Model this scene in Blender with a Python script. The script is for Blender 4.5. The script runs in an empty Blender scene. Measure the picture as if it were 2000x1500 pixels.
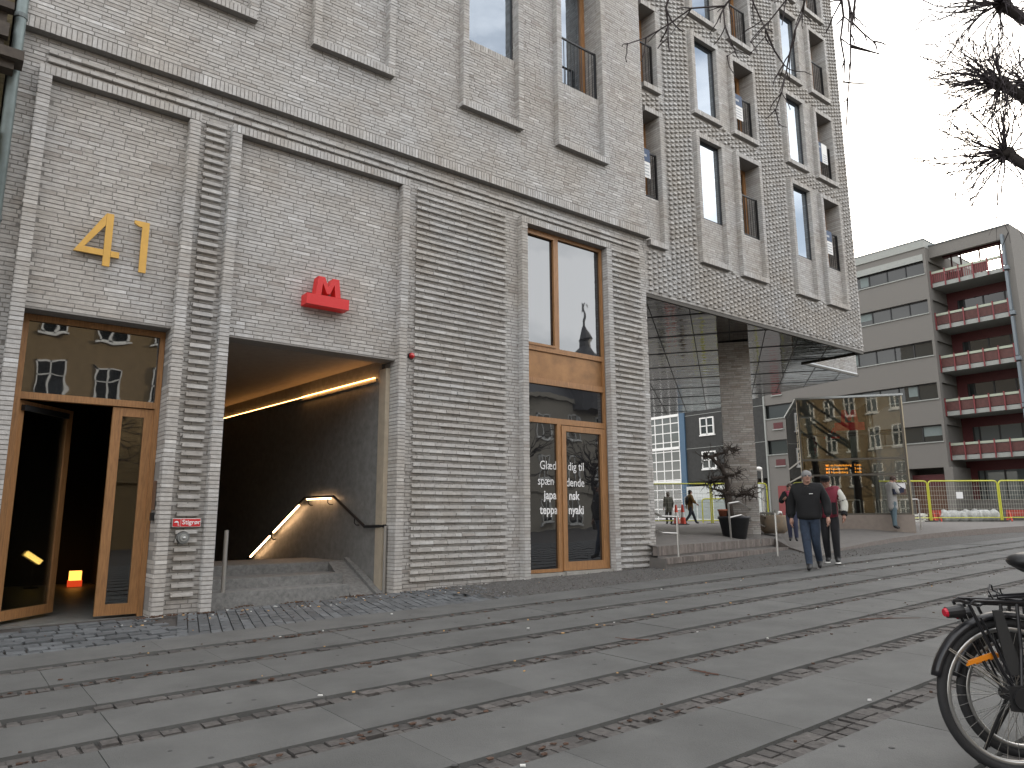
import bpy, bmesh, math, random
from mathutils import Vector, Matrix, Quaternion
R = math.radians
random.seed(7)
K = 1.1333                      # modelling units to metres, applied to every mesh and location at the end
scn = bpy.context.scene
col = scn.collection

# ------------------------------------------------------------------ camera, sky, sun, exposure
cam_d = bpy.data.cameras.new('camera'); cam = bpy.data.objects.new('camera', cam_d); col.objects.link(cam)
cam_d.sensor_width = 36; cam_d.lens = 36*1425.4/2000; cam_d.clip_start = .05; cam_d.clip_end = 2000
def cam_matrix(yaw, pitch, roll):
    f = Vector((math.sin(yaw)*math.cos(pitch), math.cos(yaw)*math.cos(pitch), math.sin(pitch)))
    r = Vector((math.cos(yaw), -math.sin(yaw), 0)); d = f.cross(r)
    c, s = math.cos(roll), math.sin(roll)
    r2 = r*c + d*s; d2 = d*c - r*s
    m = Matrix.Identity(4)
    for i in range(3):
        m[i][0] = r2[i]; m[i][1] = -d2[i]; m[i][2] = -f[i]
    return m
cam.matrix_world = cam_matrix(R(38.0176), R(10.4594), R(.29297))
scn.camera = cam
SUN_AZ, SUN_EL = R(66), R(15)
w = bpy.data.worlds.new('World'); scn.world = w; w.use_nodes = True
wn = w.node_tree.nodes; wl = w.node_tree.links
bg = wn['Background']; sky = wn.new('ShaderNodeTexSky'); sky.sky_type = 'NISHITA'; sky.sun_disc = False
sky.sun_elevation = SUN_EL; sky.sun_rotation = SUN_AZ; sky.dust_density = 3.0; sky.air_density = 1.0; sky.ozone_density = 1.0
hs = wn.new('ShaderNodeHueSaturation'); hs.inputs['Saturation'].default_value = .6
tcw = wn.new('ShaderNodeTexCoord'); nz = wn.new('ShaderNodeTexNoise'); nz.inputs['Scale'].default_value = 2.6; nz.inputs['Detail'].default_value = 7
mpw = wn.new('ShaderNodeMapping'); mpw.inputs['Scale'].default_value = (1, 1, 2.6)
rp = wn.new('ShaderNodeValToRGB'); rp.color_ramp.elements[0].position = .34; rp.color_ramp.elements[1].position = .62
mxw = wn.new('ShaderNodeMixRGB'); mxw.inputs[2].default_value = (11.0, 10.7, 10.4, 1)
mulw = wn.new('ShaderNodeMath'); mulw.operation = 'MULTIPLY'; mulw.inputs[1].default_value = .75
wl.new(tcw.outputs['Generated'], mpw.inputs[0]); wl.new(mpw.outputs[0], nz.inputs['Vector']); wl.new(nz.outputs['Fac'], rp.inputs[0])
wl.new(rp.outputs[0], mulw.inputs[0]); wl.new(mulw.outputs[0], mxw.inputs[0])
wl.new(sky.outputs[0], hs.inputs['Color']); wl.new(hs.outputs[0], mxw.inputs[1]); wl.new(mxw.outputs[0], bg.inputs[0])
bg.inputs[1].default_value = .15
sd = bpy.data.lights.new('sun', 'SUN'); sd.energy = 2.0; sd.angle = R(.5); sd.color = (1, .87, .68)
so = bpy.data.objects.new('sun', sd); col.objects.link(so)
sdir = Vector((math.sin(SUN_AZ)*math.cos(SUN_EL), math.cos(SUN_AZ)*math.cos(SUN_EL), math.sin(SUN_EL)))
so.rotation_euler = sdir.to_track_quat('Z', 'Y').to_euler(); so.location = (20, -10, 40)
vs = scn.view_settings; vs.view_transform = 'Standard'; vs.look = 'None'; vs.gamma = 1; vs.exposure = 1.36; vs.use_curve_mapping = False

# ------------------------------------------------------------------ materials
MATS = {}
def mat(name, c, rough=.7, metal=0, var=0., vscale=8., bump=0., bscale=40., spec=.5, emit=None, estr=0, attr=False, stretch=None, c2=None):
    if name in MATS: return MATS[name]
    m = bpy.data.materials.new(name); m.use_nodes = True; MATS[name] = m
    n = m.node_tree.nodes; l = m.node_tree.links; b = n['Principled BSDF']
    b.inputs['Base Color'].default_value = (*c, 1); b.inputs['Roughness'].default_value = rough; b.inputs['Metallic'].default_value = metal
    b.inputs['Specular IOR Level'].default_value = spec
    tc = n.new('ShaderNodeTexCoord'); vec = tc.outputs['Object']
    if stretch:
        mp = n.new('ShaderNodeMapping'); mp.inputs['Scale'].default_value = stretch; l.new(vec, mp.inputs[0]); vec = mp.outputs[0]
    if var or attr or c2:
        t = n.new('ShaderNodeTexNoise'); t.inputs['Scale'].default_value = vscale; t.inputs['Detail'].default_value = 6; t.inputs['Roughness'].default_value = .62
        l.new(vec, t.inputs['Vector'])
        lo = c2 if c2 else tuple(x*(1-var) for x in c); hi = tuple(min(1, x*(1+var)) for x in c)
        cr = n.new('ShaderNodeValToRGB'); cr.color_ramp.elements[0].position = .3; cr.color_ramp.elements[1].position = .7
        cr.color_ramp.elements[0].color = (*lo, 1); cr.color_ramp.elements[1].color = (*hi, 1)
        l.new(t.outputs['Fac'], cr.inputs[0]); out = cr.outputs[0]
        if attr:
            a = n.new('ShaderNodeAttribute'); a.attribute_name = 'shade'
            mr = n.new('ShaderNodeMapRange'); mr.inputs[3].default_value = .72; mr.inputs[4].default_value = 1.28
            l.new(a.outputs['Fac'], mr.inputs[0])
            mx = n.new('ShaderNodeMixRGB'); mx.blend_type = 'MULTIPLY'; mx.inputs[0].default_value = 1
            l.new(out, mx.inputs[1]); l.new(mr.outputs[0], mx.inputs[2]); out = mx.outputs[0]
        l.new(out, b.inputs['Base Color'])
    if bump:
        t2 = n.new('ShaderNodeTexNoise'); t2.inputs['Scale'].default_value = bscale; t2.inputs['Detail'].default_value = 5
        l.new(vec, t2.inputs['Vector']); bp = n.new('ShaderNodeBump'); bp.inputs['Strength'].default_value = bump; bp.inputs['Distance'].default_value = .02
        l.new(t2.outputs['Fac'], bp.inputs['Height']); l.new(bp.outputs[0], b.inputs['Normal'])
    if emit:
        b.inputs['Emission Color'].default_value = (*emit, 1); b.inputs['Emission Strength'].default_value = estr
    return m
def brick_mat(name, ramp, rough=.85):
    m = bpy.data.materials.new(name); m.use_nodes = True; MATS[name] = m
    n = m.node_tree.nodes; l = m.node_tree.links; b = n['Principled BSDF']; b.inputs['Roughness'].default_value = rough; b.inputs['Specular IOR Level'].default_value = .25
    a = n.new('ShaderNodeAttribute'); a.attribute_name = 'shade'
    cr = n.new('ShaderNodeValToRGB'); e = cr.color_ramp.elements
    while len(e) < len(ramp): e.new(.5)
    for el, (p, c) in zip(e, ramp): el.position = p; el.color = (*c, 1)
    l.new(a.outputs['Fac'], cr.inputs[0])
    tc = n.new('ShaderNodeTexCoord'); t = n.new('ShaderNodeTexNoise'); t.inputs['Scale'].default_value = 16; t.inputs['Detail'].default_value = 6
    l.new(tc.outputs['Object'], t.inputs['Vector'])
    mr = n.new('ShaderNodeMapRange'); mr.inputs[1].default_value = .3; mr.inputs[2].default_value = .7; mr.inputs[3].default_value = .86; mr.inputs[4].default_value = 1.1
    l.new(t.outputs['Fac'], mr.inputs[0])
    t3 = n.new('ShaderNodeTexNoise'); t3.inputs['Scale'].default_value = .9; t3.inputs['Detail'].default_value = 4
    l.new(tc.outputs['Object'], t3.inputs['Vector'])
    cr3 = n.new('ShaderNodeValToRGB'); cr3.color_ramp.elements[0].position = .35; cr3.color_ramp.elements[1].position = .65
    cr3.color_ramp.elements[0].color = (.95, .91, .86, 1); cr3.color_ramp.elements[1].color = (1, 1, 1, 1); l.new(t3.outputs['Fac'], cr3.inputs[0])
    mx = n.new('ShaderNodeMixRGB'); mx.blend_type = 'MULTIPLY'; mx.inputs[0].default_value = 1
    mx2 = n.new('ShaderNodeMixRGB'); mx2.blend_type = 'MULTIPLY'; mx2.inputs[0].default_value = 1
    l.new(cr.outputs[0], mx.inputs[1]); l.new(mr.outputs[0], mx.inputs[2]); l.new(mx.outputs[0], mx2.inputs[1]); l.new(cr3.outputs[0], mx2.inputs[2])
    l.new(mx2.outputs[0], b.inputs['Base Color'])
    t2 = n.new('ShaderNodeTexNoise'); t2.inputs['Scale'].default_value = 70; t2.inputs['Detail'].default_value = 4; l.new(tc.outputs['Object'], t2.inputs['Vector'])
    bp = n.new('ShaderNodeBump'); bp.inputs['Strength'].default_value = .35; bp.inputs['Distance'].default_value = .01; l.new(t2.outputs['Fac'], bp.inputs['Height']); l.new(bp.outputs[0], b.inputs['Normal'])
    return m
M_BRICK = brick_mat('grey_brick', [(0, (.335, .318, .302)), (.22, (.40, .39, .376)), (.5, (.44, .434, .424)), (.8, (.495, .492, .484)), (1, (.58, .58, .575))])
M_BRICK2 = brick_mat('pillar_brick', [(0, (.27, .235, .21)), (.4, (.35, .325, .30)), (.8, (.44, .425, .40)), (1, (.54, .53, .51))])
M_MORTAR = mat('mortar', (.235, .224, .21), .95, var=.15, vscale=30)
def glass_mat(name, dark, refl, tint=(1, 1, 1), rough=.015, transp=None, wave=.0):
    m = bpy.data.materials.new(name); m.use_nodes = True; MATS[name] = m
    n = m.node_tree.nodes; l = m.node_tree.links; out = n['Material Output']; n.remove(n['Principled BSDF'])
    g = n.new('ShaderNodeBsdfGlossy'); g.inputs['Roughness'].default_value = rough; g.inputs['Color'].default_value = (*tint, 1)
    if transp: d = n.new('ShaderNodeBsdfTransparent'); d.inputs[0].default_value = (*transp, 1)
    else: d = n.new('ShaderNodeBsdfDiffuse'); d.inputs[0].default_value = (*dark, 1)
    lw = n.new('ShaderNodeLayerWeight'); lw.inputs[0].default_value = .35
    mr = n.new('ShaderNodeMapRange'); mr.inputs[3].default_value = refl; mr.inputs[4].default_value = min(1, refl+.5); l.new(lw.outputs['Fresnel'], mr.inputs[0])
    mx = n.new('ShaderNodeMixShader'); l.new(mr.outputs[0], mx.inputs[0]); l.new(d.outputs[0], mx.inputs[1]); l.new(g.outputs[0], mx.inputs[2]); l.new(mx.outputs[0], out.inputs[0])
    if wave:
        tc = n.new('ShaderNodeTexCoord'); t = n.new('ShaderNodeTexNoise'); t.inputs['Scale'].default_value = 1.6; t.inputs['Detail'].default_value = 2; l.new(tc.outputs['Object'], t.inputs['Vector'])
        bp = n.new('ShaderNodeBump'); bp.inputs['Strength'].default_value = wave; bp.inputs['Distance'].default_value = .05; l.new(t.outputs['Fac'], bp.inputs['Height']); l.new(bp.outputs[0], g.inputs['Normal'])
    return m
G_SKY = glass_mat('upper_window_glass', (.02, .025, .03), .40, (.84, .92, 1), wave=.02)
G_SHOP = glass_mat('shop_glass', (.012, .012, .013), .13, (.92, .96, 1), wave=.05)
G_DARK = glass_mat('dark_glass', (.010, .010, .011), .05, wave=.08)
G_FAR = glass_mat('far_window_glass', (.016, .019, .019), .015, wave=.01)
G_FARB = glass_mat('far_window_blind', (.10, .115, .115), .02)
G_DOOR = glass_mat('door_glass', (0, 0, 0), .07, transp=(.75, .78, .77))
G_PAV = glass_mat('pavilion_glass', (0, 0, 0), .075, (1, .98, .93), transp=(.66, .68, .66), wave=.01)
M_WOOD = mat('oak_frame', (.30, .150, .058), .5, var=.3, vscale=5, stretch=(14, 14, 1.2), bump=.1)
M_PANEL = mat('bronze_panel', (.26, .135, .055), .42, metal=.35, var=.3, vscale=3)
M_BLACK = mat('black_metal', (.012, .012, .013), .45)
M_STEEL = mat('brushed_steel', (.48, .47, .45), .35, metal=.9)
M_CONC = mat('plinth_concrete', (.30, .29, .265), .9, var=.18, vscale=7, bump=.2)

# ------------------------------------------------------------------ mesh builder
class MB:
    def __init__(s): s.v = []; s.f = []; s.m = []; s.sh = []
    def quad(s, p, mi=0, sh=.5):
        i = len(s.v); s.v += [tuple(q) for q in p]; s.f.append(tuple(range(i, i+len(p)))); s.m.append(mi); s.sh.append(sh)
    def hexa(s, p, mi=0, sh=.5, skip=()):
        # p: 8 corners, 0-3 bottom loop, 4-7 top loop
        i = len(s.v); s.v += [tuple(q) for q in p]
        for k, q in enumerate(((3, 2, 1, 0), (4, 5, 6, 7), (0, 1, 5, 4), (1, 2, 6, 5), (2, 3, 7, 6), (3, 0, 4, 7))):
            if k in skip: continue
            s.f.append(tuple(i+a for a in q)); s.m.append(mi); s.sh.append(sh)
    def box(s, x0, x1, y0, y1, z0, z1, mi=0, sh=.5, skip=()):
        s.hexa([(x0, y0, z0), (x1, y0, z0), (x1, y1, z0), (x0, y1, z0), (x0, y0, z1), (x1, y0, z1), (x1, y1, z1), (x0, y1, z1)], mi, sh, skip)
    def obox(s, o, ux, uy, uz, mi=0, sh=.5):
        o, ux, uy, uz = map(Vector, (o, ux, uy, uz))
        s.hexa([o, o+ux, o+ux+uy, o+uy, o+uz, o+ux+uz, o+ux+uy+uz, o+uy+uz], mi, sh)
    def bar(s, p, q, wd, dp=None, mi=0, sh=.5, up=(0, 0, 1)):
        p, q = Vector(p), Vector(q); dp = dp or wd; d = (q-p).normalized(); up = Vector(up)
        a = d.cross(up)
        if a.length < 1e-3: a = d.cross(Vector((0, 1, 0)))
        a.normalize(); b = a.cross(d).normalized(); a *= wd/2; b *= dp/2
        s.hexa([p-a-b, p+a-b, p+a+b, p-a+b, q-a-b, q+a-b, q+a+b, q-a+b], mi, sh)
    def tube(s, pts, r, n=8, mi=0, sh=.5, cap=True):
        pts = [Vector(p) for p in pts]; rs = r if isinstance(r, (list, tuple)) else [r]*len(pts); base = len(s.v); pa = None
        for k, p in enumerate(pts):
            d = (pts[min(k+1, len(pts)-1)]-pts[max(k-1, 0)])
            if d.length < 1e-9: d = Vector((0, 0, 1))
            d.normalize()
            if pa is None:
                pa = d.orthogonal().normalized()
            else:
                pa = (pa-d*pa.dot(d))
                pa = pa.normalized() if pa.length > 1e-5 else d.orthogonal().normalized()
            pb = d.cross(pa)
            for j in range(n):
                t = 2*math.pi*j/n; s.v.append(tuple(p+(pa*math.cos(t)+pb*math.sin(t))*rs[k]))
        for k in range(len(pts)-1):
            for j in range(n):
                a = base+k*n+j; b = base+k*n+(j+1) % n
                s.f.append((a, b, b+n, a+n)); s.m.append(mi); s.sh.append(sh)
        if cap and n > 2:
            s.f.append(tuple(base+j for j in range(n))[::-1]); s.m.append(mi); s.sh.append(sh)
            e = base+(len(pts)-1)*n; s.f.append(tuple(e+j for j in range(n))); s.m.append(mi); s.sh.append(sh)
    def lathe(s, c, prof, n=20, mi=0, sh=.5):
        # prof: list of (r, z)
        base = len(s.v); c = Vector(c)
        for r_, z in prof:
            for j in range(n):
                t = 2*math.pi*j/n; s.v.append((c.x+r_*math.cos(t), c.y+r_*math.sin(t), c.z+z))
        for k in range(len(prof)-1):
            for j in range(n):
                a = base+k*n+j; b = base+k*n+(j+1) % n; s.f.append((a, b, b+n, a+n)); s.m.append(mi); s.sh.append(sh)
    def torus(s, c, ax, R_, r, n=48, k=8, mi=0, a0=0, a1=2*math.pi, ex=None):
        c = Vector(c); ax = Vector(ax).normalized(); e1 = Vector(ex).normalized() if ex else ax.orthogonal().normalized(); e2 = ax.cross(e1)
        full = abs(a1-a0-2*math.pi) < 1e-6; base = len(s.v); cnt = n if full else n+1
        for i in range(cnt):
            t = a0+(a1-a0)*i/n; d = e1*math.cos(t)+e2*math.sin(t)
            for j in range(k):
                u = 2*math.pi*j/k; s.v.append(tuple(c+d*(R_+r*math.cos(u))+ax*(r*math.sin(u))))
        for i in range(n if full else n):
            i2 = (i+1) % cnt
            for j in range(k):
                s.f.append((base+i*k+j, base+i2*k+j, base+i2*k+(j+1) % k, base+i*k+(j+1) % k)); s.m.append(mi); s.sh.append(.5)
    def prism(s, poly, o, ux, uz, dep, mi=0):
        # 2-D polygon extruded along dep
        o, ux, uz, dep = map(Vector, (o, ux, uz, dep)); i = len(s.v); n = len(poly)
        for dd in (Vector((0, 0, 0)), dep):
            for a, b in poly: s.v.append(tuple(o+ux*a+uz*b+dd))
        s.f.append(tuple(range(i, i+n))); s.f.append(tuple(range(i+2*n-1, i+n-1, -1)))
        for k in range(n): s.f.append((i+k, i+n+k, i+n+(k+1) % n, i+(k+1) % n))
        for _ in range(n+2): s.m.append(mi); s.sh.append(.5)
    def ball(s, c, r, n=8, m_=6, sq=(1, 1, 1), mi=0, sh=.5, jit=0):
        c = Vector(c); base = len(s.v)
        for i in range(m_+1):
            t = math.pi*i/m_
            for j in range(n):
                u = 2*math.pi*j/n; rr = r*(1+jit*(random.random()-.5))
                s.v.append((c.x+rr*sq[0]*math.sin(t)*math.cos(u), c.y+rr*sq[1]*math.sin(t)*math.sin(u), c.z+rr*sq[2]*math.cos(t)))
        for i in range(m_):
            for j in range(n):
                a = base+i*n+j; b = base+i*n+(j+1) % n; s.f.append((a, a+n, b+n, b)); s.m.append(mi); s.sh.append(sh)
    def build(s, name, mats, parent=None, smooth=False):
        me = bpy.data.meshes.new(name); me.from_pydata(s.v, [], s.f)
        if not isinstance(mats, (list, tuple)): mats = [mats]
        for m in mats: me.materials.append(m)
        me.polygons.foreach_set('material_index', s.m)
        at = me.attributes.new('shade', 'FLOAT', 'FACE'); at.data.foreach_set('value', s.sh)
        if smooth: me.polygons.foreach_set('use_smooth', [True]*len(s.f))
        me.update()
        bm = bmesh.new(); bm.from_mesh(me); bmesh.ops.recalc_face_normals(bm, faces=bm.faces); bm.to_mesh(me); bm.free()
        o = bpy.data.objects.new(name, me); col.objects.link(o)
        if parent: o.parent = parent
        return o
def tag(o, label=None, cat=None, group=None, kind=None):
    if label: o['label'] = label
    if cat: o['category'] = cat
    if group: o['group'] = group
    if kind: o['kind'] = kind
    return o
def empty(name, loc, label, cat, group=None, rz=0):
    o = bpy.data.objects.new(name, None); col.objects.link(o); o.location = loc; o.rotation_euler = (0, 0, rz); o.empty_display_size = .2
    return tag(o, label, cat, group)
def copy_tree(o, parent=None):
    c = o.copy(); col.objects.link(c); c.parent = parent
    for ch in list(o.children): copy_tree(ch, c)
    return c
def gs(): return min(1, max(0, random.gauss(.5, .19)))
def fillrow(a, b, rnd, L=.229, H=.109, gap=.011):
    x = a-rnd.random()*L; out = []
    while x < b:
        l = L if rnd.random() < .78 else H
        p, q = max(a, x), min(b, x+l)
        if q-p > .03: out.append((p, q))
        x += l+gap
    return out
def bricks(b, o, u, n, U, z0, z1, holes=(), seed=1, proud=.005, jit=.0025, mi=1, course=.05, bh=.0385, zr=4.92):
    # a running wild bond of single bricks standing proud of the mortar plane through o (o.z = 0)
    rnd = random.Random(seed); o, u, n = Vector(o), Vector(u), Vector(n); ez = Vector((0, 0, 1))
    k0 = math.floor((z0-zr)/course); k = k0
    while True:
        za = zr+k*course; zb = za+bh; k += 1
        if za >= z1: break
        za2, zb2 = max(za, z0), min(zb, z1)
        if zb2-za2 < .012: continue
        zm = (za2+zb2)/2; iv = [(0, U)]
        for (ha, hb, hz0, hz1) in holes:
            if hz0 < zm < hz1:
                nv = []
                for (a, c) in iv:
                    if hb <= a or ha >= c: nv.append((a, c)); continue
                    if ha > a: nv.append((a, ha))
                    if hb < c: nv.append((hb, c))
                iv = nv
        for (a, c) in iv:
            for (p, q) in fillrow(a, c, rnd):
                d = proud+rnd.uniform(-jit, jit)
                P = [o+u*p+ez*za2, o+u*q+ez*za2, o+u*q+ez*za2+n*d, o+u*p+ez*za2+n*d]
                b.hexa(P+[x+ez*(zb2-za2) for x in P], mi, gs(), skip=(2,))
def soldiers(b, o, u, n, U, z0, z1, proud=.006, mi=1, wd=.042, gap=.0095, slope=0):
    o, u, n = Vector(o), Vector(u), Vector(n); ez = Vector((0, 0, 1)); x = 0
    while x < U-.02:
        q = min(x+wd, U); d = proud+random.uniform(-.003, .003)
        P = [o+u*x+ez*z0, o+u*q+ez*z0, o+u*q+ez*z0+n*d, o+u*x+ez*z0+n*d]
        b.hexa(P+[p+ez*(z1-z0) for p in P], mi, gs()); x += wd+gap
def wallgrid(b, x0, x1, y0, y1, z0, z1, holes=(), mi=0):
    # a solid wall slab with rectangular openings right through it (only its outer faces)
    xs = sorted({x0, x1, *[h for H in holes for h in H[:2] if x0 < h < x1]}); zs = sorted({z0, z1, *[h for H in holes for h in H[2:] if z0 < h < z1]})
    def solid(i, j):
        if i < 0 or j < 0 or i >= len(xs)-1 or j >= len(zs)-1: return False
        cx, cz = (xs[i]+xs[i+1])/2, (zs[j]+zs[j+1])/2
        return not any(h[0] < cx < h[1] and h[2] < cz < h[3] for h in holes)
    for i in range(len(xs)-1):
        for j in range(len(zs)-1):
            if not solid(i, j): continue
            a, c, d, e = xs[i], xs[i+1], zs[j], zs[j+1]
            b.quad([(a, y0, d), (c, y0, d), (c, y0, e), (a, y0, e)], mi); b.quad([(a, y1, d), (a, y1, e), (c, y1, e), (c, y1, d)], mi)
            if not solid(i-1, j): b.quad([(a, y0, d), (a, y0, e), (a, y1, e), (a, y1, d)], mi)
            if not solid(i+1, j): b.quad([(c, y0, d), (c, y1, d), (c, y1, e), (c, y0, e)], mi)
            if not solid(i, j-1): b.quad([(a, y0, d), (a, y1, d), (c, y1, d), (c, y0, d)], mi)
            if not solid(i, j+1): b.quad([(a, y0, e), (c, y0, e), (c, y1, e), (a, y1, e)], mi)
EX, EY, NY = (1, 0, 0), (0, 1, 0), (0, -1, 0)
def text_mesh(name, body, size, loc, rot, mat_, parent=None, extrude=.002, bold=0, align='LEFT', xs=1):
    cu = bpy.data.curves.new(name, 'FONT'); cu.body = body; cu.size = size; cu.extrude = extrude; cu.offset = bold; cu.align_x = align; cu.resolution_u = 3
    t = bpy.data.objects.new(name+'_tmp', cu); col.objects.link(t)
    bpy.context.view_layer.update(); dg = bpy.context.evaluated_depsgraph_get()
    me = bpy.data.meshes.new_from_object(t.evaluated_get(dg)); bpy.data.objects.remove(t); bpy.data.curves.remove(cu)
    me.transform(Matrix.Translation(loc) @ rot.to_4x4() @ Matrix.Diagonal((xs, 1, 1, 1))); me.materials.clear(); me.materials.append(mat_); me.name = name
    o = bpy.data.objects.new(name, me); col.objects.link(o)
    if parent: o.parent = parent
    return o
FRONT = Matrix.Rotation(R(90), 3, 'X')          # text standing on a wall that faces -y
def street(x, y):
    z = -1.013+.02*(x-2.73)+.012*(y-9)
    return min(z, -.40)

# ------------------------------------------------------------------ the brick building
BB = empty('brick_building', (0, 0, 0), 'pale grey brick building with tall portals and a knobbly corner block over a mirrored soffit', 'building')
BM = [M_MORTAR, M_BRICK]
DOOR, METRO, SHOP = (.53, 1.99, -1.4, 2.245), (2.63, 5.0, -1.4, 2.245), (7.39, 9.27, -1.4, 4.915)
rel = lambda hs, x0: [(h[0]-x0, h[1]-x0, h[2], h[3]) for h in hs]
b = MB(); wallgrid(b, .2, 10.44, 9.12, 9.42, -1.4, 5.42, [DOOR, METRO, SHOP])
fr_holes = [(.40, .53, -2, 5.03), (1.99, 2.12, -2, 5.03), (.4, 2.12, 4.92, 5.03), (2.51, 2.63, -2, 5.03), (5.0, 5.12, -2, 5.03), (2.51, 5.12, 4.92, 5.03), (7.27, 7.39, -2, 5.03), (9.27, 9.4, -2, 5.03), (7.27, 9.4, 4.92, 5.03)]
bricks(b, (.2, 9.12, 0), EX, NY, 10.24, -1.15, 5.42, rel([DOOR, METRO, SHOP]+fr_holes, .2), 11)
# ledge courses: every second course stands out
def ledges(x0, x1, z0, z1, seed):
    rnd = random.Random(seed); z = z0
    while z < z1-.01:
        for p, q in fillrow(x0, x1, rnd, gap=.006):
            b.box(p, q, 9.075+rnd.uniform(-.005, .006), 9.12, z+rnd.uniform(-.0015, .0015), z+.042, 1, gs())
        z += .1
ledges(5.29, 6.99, -.85, 5.02, 1); ledges(9.45, 10.27, -.85, 5.02, 2)
ledges(.47, 10.27, 5.12, 5.14, 4); ledges(.47, 10.27, 5.22, 5.24, 5)
z = -.85
while z < 5.0:
    b.box(2.20, 2.44, 9.07, 9.12, z, z+.042, 1, gs()); z += .1
lower = b.build('lower_wall', BM, BB)
def whole(b, o, u, n, U, z0, z1, seed, proud=.006):
    rnd = random.Random(seed); o, u, n = Vector(o), Vector(u), Vector(n); ez = Vector((0, 0, 1)); k = math.floor((z0-4.92)/.05)
    while 4.92+k*.05 < z1-.02:
        za = max(z0, 4.92+k*.05); zb = min(z1, 4.92+k*.05+.0395); k += 1
        if zb-za < .012: continue
        d = proud+rnd.uniform(-.003, .003)
        P = [o+ez*za, o+u*U+ez*za, o+u*U+ez*za+n*d, o+ez*za+n*d]
        b.hexa(P+[p+ez*(zb-za) for p in P], 1, gs())
def surround(name, x0, x1, zi, zo, y0, y1, wd, zb, sill=False, jamb=None, left=True):
    # brick frame standing proud of the wall; x0/x1 outer, zi inner head, zo outer head
    b = MB(); a0, a1 = x0+wd, x1-wd
    for p, q in (((x0, a0), (a1, x1)) if left else ((a1, x1),)):
        b.box(p, q, y0, y1, zb, zo)
        whole(b, (p+.002, y0, 0), EX, NY, q-p-.004, zb, zi if zo > zi else zo, int(p*100))
    if left: whole(b, (x0, y0, 0), EY, (-1, 0, 0), y1-y0, zb, zo, int(x0*77))
    whole(b, (a1, y0, 0), EY, (-1, 0, 0), (jamb or y1)-y0, zb, zi, int(x1*77))
    l0 = x0 if left else a0
    b.box(a0 if left else l0, a1, y0, y1, zi, zo); soldiers(b, (l0, y0, 0), EX, NY, x1-l0, zi+.002, zo-.004)
    soldiers(b, (a0, y0+.004, 0), EX, NY, 0, zi, zo)
    if sill:
        b.box(a0 if left else l0, a1, y0, y1, zb, zb+.11); soldiers(b, (l0, y0, 0), EX, NY, x1-l0, zb-.002, zb+.108, proud=.008)
    return b.build(name, BM, BB)
surround('portal_surround', .40, 2.12, 4.92, 5.03, 9.006, 9.125, .125, -1.4, jamb=9.36)
surround('portal_surround', 2.51, 5.12, 4.92, 5.03, 9.006, 9.125, .12, -1.4, jamb=9.25)
surround('portal_surround', 7.27, 9.40, 4.92, 5.03, 9.006, 9.125, .12, -1.4, jamb=9.15)
# cornice and upper wall
b = MB(); b.box(.2, 10.52, 9.006, 9.125, 5.42, 5.56); soldiers(b, (.2, 9.006, 0), EX, NY, 10.325, 5.418, 5.555, proud=.008)
whole(b, (.2, 9.006, 0), EY, (-1, 0, 0), .11, 5.42, 5.56, 3)
b.build('cornice', BM, BB)
UC, UD = (6.10, 7.14, 7.84, 10.62), (8.15, 9.19, 7.86, 10.62)
b = MB(); wallgrid(b, .2, 10.42, 9.006, 9.46, 5.56, 16, [UC, UD])
sol = [(6.1, 7.14, 7.74, 7.84), (8.15, 9.19, 7.76, 7.86)]
bricks(b, (.2, 9.006, 0), EX, NY, 10.22, 5.565, 12.5, rel([UC, UD]+sol, .2), 21)
for h in sol: soldiers(b, (h[0], 9.006, 0), EX, NY, h[1]-h[0], h[2], h[3])
bricks(b, (7.14, 9.0, 0), EY, (-1, 0, 0), .09, 7.84, 10.62, (), 5); bricks(b, (9.19, 9.0, 0), EY, (-1, 0, 0), .45, 7.86, 10.62, (), 6)
b.build('upper_wall', BM, BB)
for x0, x1 in ((1.45, 2.70), (3.472, 4.756), (5.99, 7.25), (8.04, 9.30)):
    surround('window_surround', x0, x1, 10.62, 10.73, 8.896, 9.008, .11, 6.54, sill=True)
# corner block
OPEN2 = []; FR2 = []
rows = [(5.29, 6.34, 8.17, 8.28), (8.72, 8.83, 10.62, 10.73), (11.17, 11.28, 13.07, 13.18), (13.62, 13.73, 15.52, 15.63)]
cols = [(12.17, 13.17, 'fixed'), (13.61, 14.61, 'door'), (15.83, 16.83, 'fixed'), (17.26, 18.25, 'door')]
for (zb, zs, zh, zt) in rows:
    for (x0, x1, kd) in cols:
        OPEN2.append((x0+.105, x1-.105, zs, zh)); FR2.append((x0, x1, zb, zt))
    OPEN2.append((10.44, 10.965, zs, zh)); FR2.append((10.40, 11.07, zb, zt))
b = MB(); wallgrid(b, 10.44, 18.97, 9.126, 9.52, 4.31, 16.2, OPEN2)
bricks(b, (10.44, 9.126, 0), EX, NY, 8.53, 4.315, 16.2, rel(OPEN2, 10.44), 31, proud=.003, jit=.0015, course=.0535, bh=.043, zr=4.32)
bricks(b, (18.97, 9.126, 0), EY, (1, 0, 0), 1.8, 4.315, 16.2, (), 33, course=.0535, bh=.042, zr=4.32)
rnd = random.Random(5); k = 0
plain = [(13.17, 13.61, 5.2, 16.2), (16.83, 17.26, 5.2, 16.2)]
while 4.37+k*.0535 < 16.1:
    z = 4.37+k*.0535; x = 10.52+(.145 if k % 2 else 0); k += 1
    while x < 18.86:
        if not any(f[0]-.10 < x+.05 < f[1]+.10 and f[2]-.06 < z+.02 < f[3]+.06 for f in FR2) and not any(p[0]-.02 < x+.05 < p[1]+.02 and p[2] < z < p[3] and any(r[0] < z < r[3]+.1 for r in rows) for p in plain):
            b.box(x, x+.094, 9.076+rnd.uniform(-.006, .006), 9.126, z, z+.041, 1, min(1, gs()+.06))
        x += .29
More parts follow.
